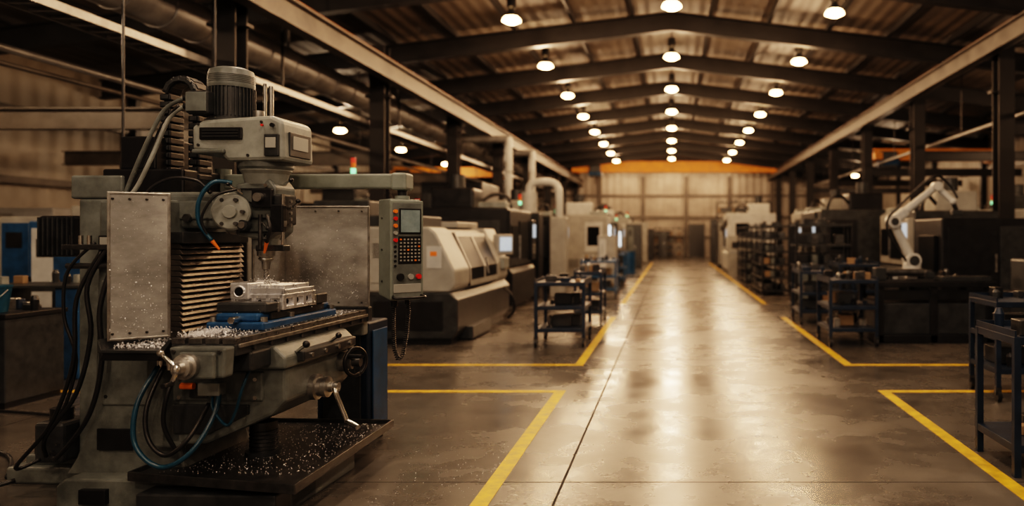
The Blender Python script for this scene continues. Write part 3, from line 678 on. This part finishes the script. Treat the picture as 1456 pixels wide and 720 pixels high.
def chips(b,n,fx,zf,s0=0.003,s1=0.009):
    bm=bmesh.new()
    for _ in range(n):
        x,y=fx(); z=zf()
        s=random.uniform(s0,s1)
        c=Vector((x,y,z+s*0.5)); q=Euler((random.random()*6,random.random()*6,random.random()*6)).to_matrix()
        vs=[bm.verts.new(c+q@Vector(p)*s*0.6) for p in ((1,0,0),(-0.5,0.7,0.1),(-0.6,-0.6,0),(0,0,0.8))]
        bm.faces.new(vs[:3]); bm.faces.new((vs[0],vs[1],vs[3])); bm.faces.new((vs[1],vs[2],vs[3]))
    b.add(bm,'chip')
b=part('metal_shavings')
chips(b,900,lambda:(U(-2.47,-2.16),U(3.9,5.3)),lambda:0.985,0.004,0.011)
chips(b,900,lambda:(random.gauss(-2.40,0.04),U(3.9,4.3)),lambda:0.985+abs(random.gauss(0,0.010)),0.004,0.012)
chips(b,420,lambda:(U(-2.86,-2.56),U(3.95,4.3)),lambda:0.915+abs(random.gauss(0,0.01)),0.005,0.014)
chips(b,900,lambda:(U(-2.8,-1.96),U(4.2,5.32)),lambda:0.205,0.003,0.009)
chips(b,160,lambda:(random.gauss(-2.34,0.1),random.gauss(4.5,0.14)),lambda:1.075+U(0,0.02),0.003,0.008)
chips(b,200,lambda:(random.gauss(-2.41,0.03),random.gauss(4.58,0.03)),lambda:1.215+abs(random.gauss(0,0.015)),0.003,0.009)
chips(b,300,lambda:(U(-2.70,-2.2),5.385),lambda:1.05+abs(random.gauss(0,0.22)),0.004,0.010)
for _ in range(120):
    t=random.random(); 
    x=-2.87+0.18*t; y=3.98+0.153*t-0.012; z=1.0+abs(random.gauss(0,0.25))
    if z<1.68: chips(b,1,lambda:(x,y),lambda:z,0.004,0.009)
for i in range(9):
    a=U(-2.4,0.6); p0=Vector((hx,hy,1.225)); pts=[]
    for t in range(6):
        u=t/5; pts.append(p0+Vector((math.cos(a)*0.13*u+0.004*math.sin(t*2),math.sin(a)*0.13*u+0.004*math.cos(t*2),0.06*u-0.10*u*u)))
    b.tube(pts,0.0016,'chip',5,3)
b.done()
b=B('floor_shavings',(-1.8,4.6,0),0,None,True)
chips(b,260,lambda:(U(-1.86,-1.1),U(3.2,5.6)),lambda:0.001,0.003,0.008)
chips(b,160,lambda:(U(-3.6,-1.9),U(3.3,3.9)),lambda:0.001,0.003,0.008)
b.done()

# ================================================================== other equipment
def clutter(b,x0,x1,y0,y1,z,n,mats=('dgrey','steel','black','wood','lgrey','blue','white')):
    for _ in range(n):
        m=random.choice(mats); x=U(x0,x1); y=U(y0,y1)
        if random.random()<0.6:
            w,d,h=U(0.05,0.16),U(0.05,0.16),U(0.03,0.12); x=min(max(x,x0+w/2),x1-w/2); y=min(max(y,y0+d/2),y1-d/2)
            b.box((x,y,z+h/2),(w,d,h),m,0.006)
        else:
            h=U(0.04,0.15); b.lathe([(0.03,0),(0.035,h*0.7),(0.02,h)],(x,y,z),(0,0,1),m,14)
DK=('dgrey','black','dsteel','steel','cart','wood')
def cart(x0,x1,y0,y1,h=0.87,shelves=(0.25,0.55),cas=True,name='tool_cart',n=7,mat='cart'):
    cx,cy=(x0+x1)/2,(y0+y1)/2; W=(x1-x0)/2; D=(y1-y0)/2
    b=B(name,(cx,cy,0))
    zb=0.13 if cas else 0
    for x in (-W+.02,W-.02):
        for y in (-D+.02,D-.02):
            b.bx(x-.022,x+.022,y-.022,y+.022,zb,h,mat,0.003)
            if cas:
                b.cyl((x-.018,y,0.055),(x+.018,y,0.055),0.055,'black',seg=18); b.bx(x-.028,x+.028,y-.02,y+.02,0.06,0.14,'dsteel',0.004)
    for z in (*shelves,h): 
        b.bx(-W,W,-D,D,z-0.05,z,mat,0.004)
    for x in (-W,W-.012): b.bx(x,x+.012,-D,D,h,h+0.04,mat)
    b.bx(-W,W,D-.012,D,h,h+0.04,mat)
    clutter(b,-W+.06,W-.06,-D+.06,D-.06,h,n,DK)
    for z in shelves:
        clutter(b,-W+.08,W-.08,-D+.08,D-.08,z,max(4,n//2+1),DK)
        for k in range(2):
            w=U(0.18,0.3); b.box((U(-W+.2,W-.2),U(-0.1,0.1),z+0.08),(w,w,0.15),random.choice(('black','dgrey','dgrey','wood')),0.008)
    return b.done()
cart(-1.84,-1.16,10.35,11.2,0.87); cart(-1.62,-1.15,12.8,13.6,0.9); cart(-2.15,-1.3,18.2,19.2,0.9,n=10,mat='blue'); cart(-2.2,-1.4,23,24,0.95,n=8,mat='blue')
cart(2.12,2.78,10.4,11.3,0.90,n=12); cart(2.14,2.66,12.9,13.8,0.9,n=8); cart(2.9,3.6,13.4,14.3,1.0,n=10)
cart(2.12,2.95,4.78,5.4,0.87,(0.2,),False,'steel_work_stand',4); cart(2.92,3.7,6.95,7.6,0.90,(0.3,0.6),True,n=6)
b=B('storage_cabinet',(-6.15,6.95,0)); b.bx(-0.35,0.42,-0.3,0.35,0.05,0.78,'dgrey',0.01); b.bx(-0.37,0.44,-0.32,0.37,0.78,0.82,'black',0.005); b.bx(-0.3,0.37,-0.31,-0.3,0.1,0.42,'black',0.004); b.bx(-0.3,0.37,-0.31,-0.3,0.45,0.74,'black',0.004)
b.bx(-0.33,0.4,-0.28,0.33,0,0.05,'black'); b.bx(-0.05,0.1,-0.33,-0.31,0.66,0.68,'steel'); clutter(b,-0.3,0.4,0.05,0.3,0.82,7,DK); b.done()
b=B('plastic_bucket',(-5.98,6.82,0.822)); b.lathe([(0.10,0),(0.13,0.22),(0.137,0.22),(0.137,0.24)],(0,0,0),(0,0,1),'teal',28); b.tube([(-0.13,0,0.2),(-0.1,-0.09,0.12),(0,-0.14,0.08),(0.1,-0.09,0.12),(0.13,0,0.2)],0.004,'steel',6); b.done()

def stack_light(b,x,y,z,m1='redl',m2='greenl'):
    b.cyl((x,y,z),(x,y,z+0.15),0.012,'black',seg=8); b.cyl((x,y,z+.15),(x,y,z+.23),0.035,m2,seg=16); b.cyl((x,y,z+.23),(x,y,z+.24),0.037,'black',seg=16)
    b.cyl((x,y,z+.24),(x,y,z+.31),0.035,'orange',seg=16); b.cyl((x,y,z+.31),(x,y,z+.38),0.035,m1,seg=16); b.cyl((x,y,z+.38),(x,y,z+.40),0.037,'black',seg=16)
def cnc_lathe(loc,rz=0,L=3.4,h=1.62):
    b=B('cnc_lathe',loc,rz); y0,y1=-L/2,L/2
    b.bx(-0.62,0.60,y0+0.05,y1-0.05,0.0,0.10,'black',0.01)
    b.prism([(-0.65,0.08),(0.62,0.08),(0.70,0.20),(0.70,0.62),(0.60,0.72),(-0.65,0.72)],'y',y0,y1,'dgrey',0.02)
    b.prism([(-0.65,0.72),(0.60,0.72),(0.66,0.80),(0.66,1.02),(0.40,h-0.08),(0.30,h),(-0.55,h),(-0.65,h-0.06)],'y',y0,y0+0.8,'cream',0.03)
    b.prism([(-0.65,0.72),(0.58,0.72),(0.62,0.80),(0.62,1.02),(0.38,h-0.08),(0.28,h-0.03),(-0.65,h-0.03)],'y',y0+0.8,y1-0.75,'cream',0.015)
    b.prism([(-0.65,0.72),(0.62,0.72),(0.66,0.80),(0.66,1.05),(0.42,h),(-0.65,h+0.02)],'y',y1-0.75,y1,'cream',0.02)
    def shell(ya,yb,z0,z1,off,m):
        def fx(z): 
            return (0.62 if z<=1.02 else 0.62-(z-1.02)/(h-0.08-1.02)*0.24)+off
        zs=[z0]+([1.02] if z0<1.02<z1 else [])+[z1]
        out=[(fx(z),z) for z in zs]; inn=[(fx(z)-0.03,z) for z in zs][::-1]
        b.prism(out+inn,'y',ya,yb,m,0)
    shell(y0+0.82,y0+1.70,0.76,h-0.08,0.035,'glass'); shell(y0+1.73,y1-0.77,0.76,h-0.08,0.033,'glass')
    # light frames round the dark windows
    for ya,yb in ((y0+0.82,y0+0.88),(y0+1.68,y0+1.76),(y1-0.82,y1-0.77)): shell(ya,yb,0.76,h-0.08,0.045,'cream')
    shell(y0+0.82,y1-0.77,0.76,0.84,0.044,'cream'); shell(y0+0.82,y1-0.77,h-0.14,h-0.08,0.044,'cream')
    b.cyl((0.72,y0+1.72,0.9),(0.68,y0+1.72,1.15),0.015,'steel',seg=8)
    b.bx(-0.5,0.2,y0-0.012,y0,0.85,1.45,'cream',0.006); b.bx(0.28,0.48,y0-0.01,y0,1.05,1.35,'white',0.004); b.bx(0.33,0.42,y0-0.014,y0-0.01,1.22,1.28,'orange')
    for i in range(7): b.bx(-0.45,-0.1,y0-0.02,y0-0.012,1.2+i*0.03,1.21+i*0.03,'dgrey')
    b.bx(-0.45,0.5,y0-0.01,y0,0.2,0.6,'black',0.004)
    b.bx(-0.3,0.78,y0+0.5,y0+1.6,0.02,0.20,'dgrey',0.01)
    b.tube([(0.70,y1-0.5,0.6),(0.86,y1-0.55,0.45),(0.88,y1-0.5,0.2),(0.75,y1-0.4,0.05)],0.02,'black',8)
    b.bx(0.45,0.72,y1-0.55,y1-0.12,0.92,1.12,'lgrey',0.015)
    b.box((0.66,y1-0.35,1.34),(0.10,0.42,0.36),'cream',0.015,(0,0,-0.5)); b.box((0.715,y1-0.382,1.35),(0.01,0.30,0.24),'screenb',0.002,(0,0,-0.5))
    b.bx(-0.6,0.1,y0+0.2,y0+1.3,h,h+0.16,'dgrey',0.02); b.bx(-0.6,0.2,y1-1.6,y1-0.3,h,h+0.10,'cream',0.02)
    stack_light(b,0.1,y0+0.15,h)
    return b.done()
cnc_lathe((-3.62,12.25,0))
def machining_center(loc,rz=0,D=2.0,L=2.4,h=2.1,c1='black',c2='cream',light=True,name='machining_center',stack=True):
    b=B(name,loc,rz); x0,x1,y0,y1=-D/2,D/2,-L/2,L/2
    b.bx(x0+.05,x1-.1,y0+.05,y1-.05,0,0.12,'black')
    b.prism([(x0,0.1),(x1,0.1),(x1,0.75),(x1-0.08,0.85),(x0,0.85)],'y',y0,y1,c1,0.02)
    b.bx(x0,x1-0.1,y0,y1,0.85,h,c1,0.03)
    b.bx(x1-0.1,x1-0.05,y0+0.02,y1-0.55,0.88,h-0.05,c2,0.01)
    b.bx(x1-0.05,x1-0.035,y0+0.12,y0+0.85,1.05,h-0.35,'worklight' if light else 'glass',0.005)
    b.bx(x1-0.05,x1-0.03,y0+0.9,y1-0.6,1.0,h-0.25,'glass',0.005)
    b.bx(x1-0.06,x1,y0+0.86,y0+0.885,1.0,1.5,'steel',0.004)
    b.bx(x1-0.15,x1+0.02,y1-0.5,y1-0.05,0.95,1.85,c2,0.02); b.bx(x1+0.02,x1+0.03,y1-0.44,y1-0.12,1.45,1.75,'screenb',0.003)
    for r in range(3):
        for c in range(5): b.bx(x1+0.02,x1+0.028,y1-0.44+c*0.06,y1-0.40+c*0.06,1.1+r*0.08,1.14+r*0.08,'keys')
    yf,sg=(y0,-1) if rz==0 else (y1,1)
    b.bx(x0+0.15,x0+D*0.45,yf,yf+sg*0.015,0.3,h-0.2,c1,0.008); b.bx(x0+D*0.5,x1-0.25,yf,yf+sg*0.015,0.95,h-0.25,c2 if c1!='black' else 'dgrey',0.008)
    b.bx(x0+D*0.55,x1-0.35,yf+sg*0.015,yf+sg*0.022,1.15,h-0.4,'glass',0.005)
    for i in range(8): b.bx(x0+0.25,x0+D*0.38,yf+sg*0.015,yf+sg*0.022,0.4+i*0.04,0.415+i*0.04,'dgrey')
    b.bx(x0+0.1,x0+1.0,-0.4,0.4,h,h+0.45,c2,0.05,3); b.cyl((x0+0.55,0,h+0.45),(x0+0.55,0,h+0.75),0.16,'dgrey'); 
    b.tube([(x0+0.9,0.3,h+0.1),(x0+1.2,0.5,h+0.35),(x1-0.5,0.6,h+0.3),(x1-0.4,0.6,h)],0.04,'black',8)
    b.bx(x1-0.7,x1-0.15,y0+0.1,y0+0.5,h,h+0.12,'lgrey',0.02)
    if stack: stack_light(b,x1-0.3,y1-0.3,h)
    return b.done()
machining_center((-4.15,16.6,0),0,2.0,2.6,2.05,'black','black',False)
machining_center((-3.9,21.2,0),0,1.8,2.4,2.0,'black','cream')
machining_center((-2.95,27.4,0),0,1.7,2.2,2.2,'cream','white')
machining_center((-3.0,32,0),0,1.9,2.4,2.0,'black','cream')
machining_center((-2.9,38,0),0,1.9,2.4,2.3,'cream','white',False)
machining_center((-3.2,44,0),0,1.9,2.4,2.4,'dgrey','cream')
machining_center((-8.2,20.5,0),0,2.0,2.8,2.3,'black','dgrey',False)
machining_center((-9.2,14.2,0),0,1.8,2.4,2.0,'cream','white',stack=False)
machining_center((-11.0,10.2,0),0,1.6,1.6,1.9,'white','blue',False,stack=False)
machining_center((4.6,20.5,0),PI,2.0,2.6,2.15,'dgrey','black',False,stack=False)
machining_center((5.7,16.8,0),PI,1.8,2.4,2.0,'dgrey','cream',False,stack=False)
machining_center((3.25,33,0),PI,2.0,3.2,2.4,'white','white',False,stack=False)
machining_center((3.4,40,0),PI,2.0,3.0,2.2,'cream','cream',stack=False)
machining_center((9.4,22,0),PI,2.0,2.6,2.2,'cream','dgrey',False)
machining_center((9.2,28,0),PI,2.0,2.6,2.2,'dgrey','cream',stack=False)
machining_center((9.4,15.5,0),PI,2.0,2.6,2.1,'dgrey','blue',False)
machining_center((5.2,26.5,0),PI,1.9,2.6,2.3,'dgrey','cream',False,stack=False)
b=B('mist_extractor',(-3.7,18.9,0))
b.cyl((0.2,0.1,2.0),(0.2,0.1,2.55),0.20,'white'); b.tube([(0.2,0.1,2.5),(0.25,0.1,2.75),(0.55,0.1,2.82),(0.85,0.1,2.75),(0.95,0,2.5),(0.95,0,1.9)],0.10,'white',14)
b.bx(0.75,1.15,-0.2,0.2,0,1.95,'cream',0.03); b.bx(-0.3,0.5,-0.25,0.4,0,2.05,'black',0.02)
b.done()
for y in (25.6,29.9):
    b=B('exhaust_duct_drop'); b.cyl((-5.4,y,0),(-5.4,y,4.75),0.13,'white'); b.torus((-5.4,y,2.4),(0,0,1),0.135,0.02,'duct'); b.torus((-5.4,y,3.6),(0,0,1),0.135,0.02,'duct'); b.cyl((-5.35,y,4.68),(-7.12,y,4.68),0.12,'duct'); b.done()
b=B('electrical_cabinet',(-4.7,11.3,0)); b.bx(-0.4,0.4,-0.3,0.3,0.05,2.0,'dgrey',0.02); b.bx(-0.35,0.35,-0.31,-0.3,0.15,1.9,'grey',0.008); b.bx(-0.38,0.38,-0.28,0.28,0,0.05,'black'); b.bx(0.2,0.24,-0.33,-0.31,1.1,1.25,'black'); b.cyl((0.05,0,2.0),(0.05,0,2.25),0.015,'black'); stack_light(b,0.05,0,2.25); b.done()
def cab(x,y,w,d,h,c1,c2):
    b=B('electrical_cabinet',(x,y,0)); b.bx(-w,w,-d,d,0.05,h,c1,0.02); b.bx(-w+.05,-0.02,-d-.01,-d,0.15,h-.1,c2,0.008); b.bx(0.02,w-.05,-d-.01,-d,0.15,h-.1,c1,0.008); b.bx(-w+.02,w-.02,-d+.02,d-.02,0,0.05,'black'); b.bx(0.04,0.07,-d-.03,-d-.01,0.9,1.05,'steel'); b.bx(-w+.12,-.12,-d-.014,-d-.01,h-.5,h-.25,'black')
    b.done()
cab(-8.3,11.0,0.6,0.3,1.7,'blue','white'); cab(-7.0,12.6,0.45,0.3,1.9,'cream','cream'); cab(-10.2,12.6,0.5,0.3,1.8,'cream','blue'); cab(-5.6,13.0,0.4,0.3,1.8,'dgrey','grey'); cab(-11.9,14.4,0.7,0.4,2.0,'white','cream')
cab(-1.75,21.2,0.25,0.3,1.5,'cream','white'); cab(-1.7,35.2,0.35,0.4,2.0,'dgrey','grey'); cab(-1.8,41.5,0.5,0.4,2.2,'cream','dgrey'); cab(2.7,30.2,0.5,0.3,1.5,'cream','cream'); cab(2.6,36.6,0.45,0.4,2.2,'dgrey','cream'); cab(2.7,44,0.5,0.5,2.4,'dgrey','dgrey')
cab(-1.5,47.3,0.4,0.4,1.9,'black','dgrey'); cab(-0.6,50.5,0.3,0.4,1.6,'dgrey','black')
b=B('workbench',(-7.1,9.7,0)); 
b.bx(-0.9,0.9,-0.35,0.35,0.82,0.88,'dgrey',0.006)
for x in (-0.85,0.85):
    for y in (-0.3,0.3): b.bx(x-.03,x+.03,y-.03,y+.03,0,0.82,'blue',0.004)
b.bx(-0.85,0.85,-0.3,0.3,0.2,0.23,'dgrey'); b.bx(-0.4,0.4,-0.34,0.3,0.55,0.82,'black',0.006); clutter(b,-0.85,0.85,-0.3,0.3,0.88,20); clutter(b,-0.8,0.8,-0.25,0.25,0.23,8)
b.bx(-0.7,-0.3,0.05,0.3,0.88,1.25,'blue',0.01); b.bx(0.3,0.75,0.1,0.3,0.88,1.15,'cream',0.01); b.done()
b=B('parts_bin_stand',(-6.3,8.35,0)); 
b.bx(-0.12,0.12,-0.3,0.3,0,0.95,'blue',0.01); b.bx(-0.9,-0.12,-0.3,0.3,0.0,0.62,'black',0.01); b.bx(-0.95,0.15,-0.33,0.33,0.95,0.98,'dgrey',0.004); b.bx(-0.92,-0.86,-0.3,0.3,0.62,0.95,'dgrey'); clutter(b,-0.85,0.1,-0.25,0.25,0.98,8); b.done()

def storage_rack(x0,x1,y0,y1,h,ns=5,name='storage_rack'):
    cx,cy=(x0+x1)/2,(y0+y1)/2; W=(x1-x0)/2; D=(y1-y0)/2; b=B(name,(cx,cy,0))
    for x in (-W+.02,W-.02):
        for y in (-D+.02,0,D-.02): b.bx(x-.022,x+.022,y-.022,y+.022,0,h,'black')
    for i in range(ns):
        z=0.12+(h-0.16)*i/(ns-1); b.bx(-W,W,-D,D,z-0.03,z+0.015,'dgrey')
        if i<ns-1:
            gap=(h-0.16)/(ns-1)
            y=-D+0.08
            while y<D-0.1:
                w=U(0.15,0.35)
                if random.random()<0.9:
                    b.box((-W*0.35,y+w/2,z+0.015+gap*0.3),(W*1.1,w*0.85,gap*U(0.35,0.6)),random.choice(('black','dgrey','black','black','dsteel','dgrey')),0.008)
                y+=w
            for k in range(4): 
                w=U(0.1,0.22); x=-W+0.15+k*(2*W-0.3)/3.5
                b.box((x,-D+0.12,z+0.015+gap*0.25),(w,0.16,gap*0.45),random.choice(('black','dgrey','dsteel','grey','wood')),0.006)
        else: clutter(b,-W+.1,W-.1,-D+.1,D-.1,z+0.015,8,('black','dgrey','dsteel'))
    return b.done()
storage_rack(2.45,3.6,15.3,16.0,1.75,5); storage_rack(2.25,2.95,19.3,22,1.78,6); storage_rack(2.3,3.1,24,27,1.8,6)
storage_rack(-1.2,0.9,52.5,53.2,2.0,5); storage_rack(2.8,6.2,48.0,48.8,3.6,6); storage_rack(-4.8,-2.4,47.5,48.3,2.6,5)
for x,y,m in ((2.5,29.0,'blue'),(2.35,28.2,'cream'),(-1.7,30.2,'blue'),(-1.8,24.9,'dgrey')):
    b=B('steel_drum',(x,y,0)); b.lathe([(0.28,0),(0.29,0.02),(0.28,0.04),(0.28,0.29),(0.295,0.3),(0.28,0.31),(0.28,0.58),(0.295,0.59),(0.28,0.6),(0.28,0.86),(0.29,0.88),(0.27,0.88)],(0,0,0),(0,0,1),m,28); b.cyl((0.15,0,0.87),(0.15,0,0.895),0.03,'steel',seg=12); b.done()

b=B('robot_work_table',(3.65,11.3,0))
b.bx(-0.85,0.85,-0.6,0.6,0.78,0.86,'black',0.01); b.bx(-0.75,0.8,-0.5,0.5,0.12,0.55,'dgrey',0.01); b.bx(-0.8,0.85,-0.55,0.55,0,0.12,'black',0.01)
for x in (-0.75,0.0,0.78):
    for y in (-0.5,0.5): b.bx(x-.05,x+.05,y-.05,y+.05,0,0.78,'black',0.005)
b.bx(-0.7,0.75,-0.52,-0.5,0.6,0.74,'black',0.005)
for i in range(5): b.bx(-0.8,0.8,-0.5+i*0.22,-0.44+i*0.22,0.86,0.885,'dsteel',0.003)
b.bx(0.1,0.8,-0.56,-0.3,0.86,0.93,'dgrey',0.01); b.cyl((-0.75,-0.4,0.98),(-0.1,-0.4,0.98),0.05,'dsteel'); b.bx(-0.8,-0.65,-0.5,-0.3,0.86,1.05,'dgrey',0.01)
clutter(b,-0.7,0.7,-0.4,0.0,0.885,14,('black','dsteel','white','dgrey'))
b.done()
b=B('robot_arm',(3.85,12.4,0))
b.bx(-0.3,0.3,-0.3,0.3,0,0.86,'dgrey',0.01)
b.lathe([(0.20,0.86),(0.20,0.92),(0.15,0.96),(0.14,1.04),(0.10,1.08)],(0,0,0),(0,0,1),'white',28)
S=Vector((0.0,0,1.10)); E=Vector((-0.32,-0.05,1.72)); T=Vector((0.36,-0.1,2.28)); Wp=Vector((0.60,-0.15,2.04))
b.cyl(S+Vector((0,-0.13,0)),S+Vector((0,0.13,0)),0.12,'white'); b.cyl(S+Vector((0,-0.15,0)),S+Vector((0,-0.13,0)),0.08,'dgrey')
b.cyl(S,E,0.085,'white',r2=0.065); b.cyl(E+Vector((0,-0.12,0)),E+Vector((0,0.12,0)),0.10,'white'); b.cyl(E+Vector((0,-0.14,0)),E+Vector((0,-0.12,0)),0.06,'dgrey')
b.box(E.lerp(T,0.18),(0.24,0.16,0.16),'white',0.04,(0,-0.69,0))
b.cyl(E,T,0.075,'white',r2=0.055); b.cyl(T+Vector((0,-0.09,0)),T+Vector((0,0.09,0)),0.075,'white')
b.cyl(T,Wp,0.05,'white'); b.ball(Wp,0.06,'white'); b.cyl(Wp,Wp+Vector((0.06,0,-0.14)),0.04,'black',r2=0.035); b.bx(Wp.x-0.02,Wp.x+0.14,Wp.y-0.05,Wp.y+0.05,Wp.z-0.22,Wp.z-0.14,'dgrey',0.01)
b.tube([S+Vector((-0.12,-0.1,0)),S+Vector((-0.35,-0.15,0.3)),E+Vector((-0.12,-0.1,0.0)),E+Vector((0.1,-0.14,0.28)),T+Vector((-0.1,-0.1,0.14)),T+Vector((0.15,-0.08,0.05)),Wp+Vector((0.06,-0.05,0.05))],0.02,'black',8)
b.done()
b=B('machine_enclosure',(5.2,13.3,0)); b.bx(-0.8,1.0,-0.7,0.7,0.05,1.78,'black',0.02); b.bx(-0.7,0.1,-0.715,-0.7,0.2,1.65,'black',0.01); b.bx(0.15,0.9,-0.715,-0.7,0.2,1.65,'dgrey',0.01); b.bx(-0.75,0.95,-0.65,0.65,0,0.05,'black'); b.bx(0.06,0.09,-0.74,-0.715,0.9,1.2,'steel')
b.bx(-0.86,-0.8,-0.5,0.3,0.9,1.5,'glass',0.01); b.done()
b=B('small_lathe',(5.35,9.9,0)); b.bx(-0.9,0.9,-0.3,0.3,0,0.7,'dgrey',0.02); b.bx(-1.0,1.0,-0.33,0.33,0.7,0.78,'black',0.01); b.bx(-0.9,-0.4,-0.28,0.28,0.78,1.2,'dgrey',0.03); b.cyl((-0.4,0,1.02),(-0.3,0,1.02),0.13,'dsteel'); b.bx(-0.4,0.95,-0.15,0.15,0.78,0.88,'dsteel',0.01); b.bx(0.6,0.85,-0.12,0.12,0.88,1.1,'grey',0.02); b.cyl((0.5,0,1.02),(0.6,0,1.02),0.04,'steel'); b.torus((0.95,0,1.02),(1,0,0),0.09,0.012,'chrome'); b.cyl((0.85,0,1.02),(0.96,0,1.02),0.02,'steel'); b.bx(0.0,0.25,-0.25,0.2,0.88,0.98,'dgrey',0.01); b.torus((0.12,-0.33,0.82),(0,1,0),0.08,0.01,'chrome'); b.cyl((0.12,-0.24,0.86),(0.12,-0.34,0.82),0.02,'steel'); b.done()
b=B('pallet_storage_tower',(-5.75,21.2,0)); b.bx(-0.8,0.8,-1,1,0,2.9,'black',0.03); b.bx(-0.6,0.6,-1.02,-1,0.3,2.6,'dgrey',0.01); b.bx(0.8,0.82,-0.8,0.8,0.4,2.5,'dgrey',0.01); b.done()

# ------------------------------------------------------------------ world, camera
w=bpy.data.worlds.new('World'); scene.world=w; w.use_nodes=True
w.node_tree.nodes['Background'].inputs[0].default_value=(1.0,0.75,0.5,1); w.node_tree.nodes['Background'].inputs[1].default_value=0.01
cam=bpy.data.cameras.new('Camera'); co=bpy.data.objects.new('Camera',cam); scene.collection.objects.link(co)
co.location=(0,0,1.5); co.rotation_euler=(PI/2,0,0)
cam.sensor_width=36; cam.lens=36*1100/1456; cam.shift_x=-(955-728)/1456; cam.shift_y=-(360-335)/1456
cam.dof.use_dof=True; cam.dof.focus_distance=4.6; cam.dof.aperture_fstop=1.0
cam.clip_end=200
scene.camera=co
try:
    scene.view_settings.view_transform='Filmic'; scene.view_settings.look='High Contrast'
except Exception as e: print(e)
scene.view_settings.exposure=0.0
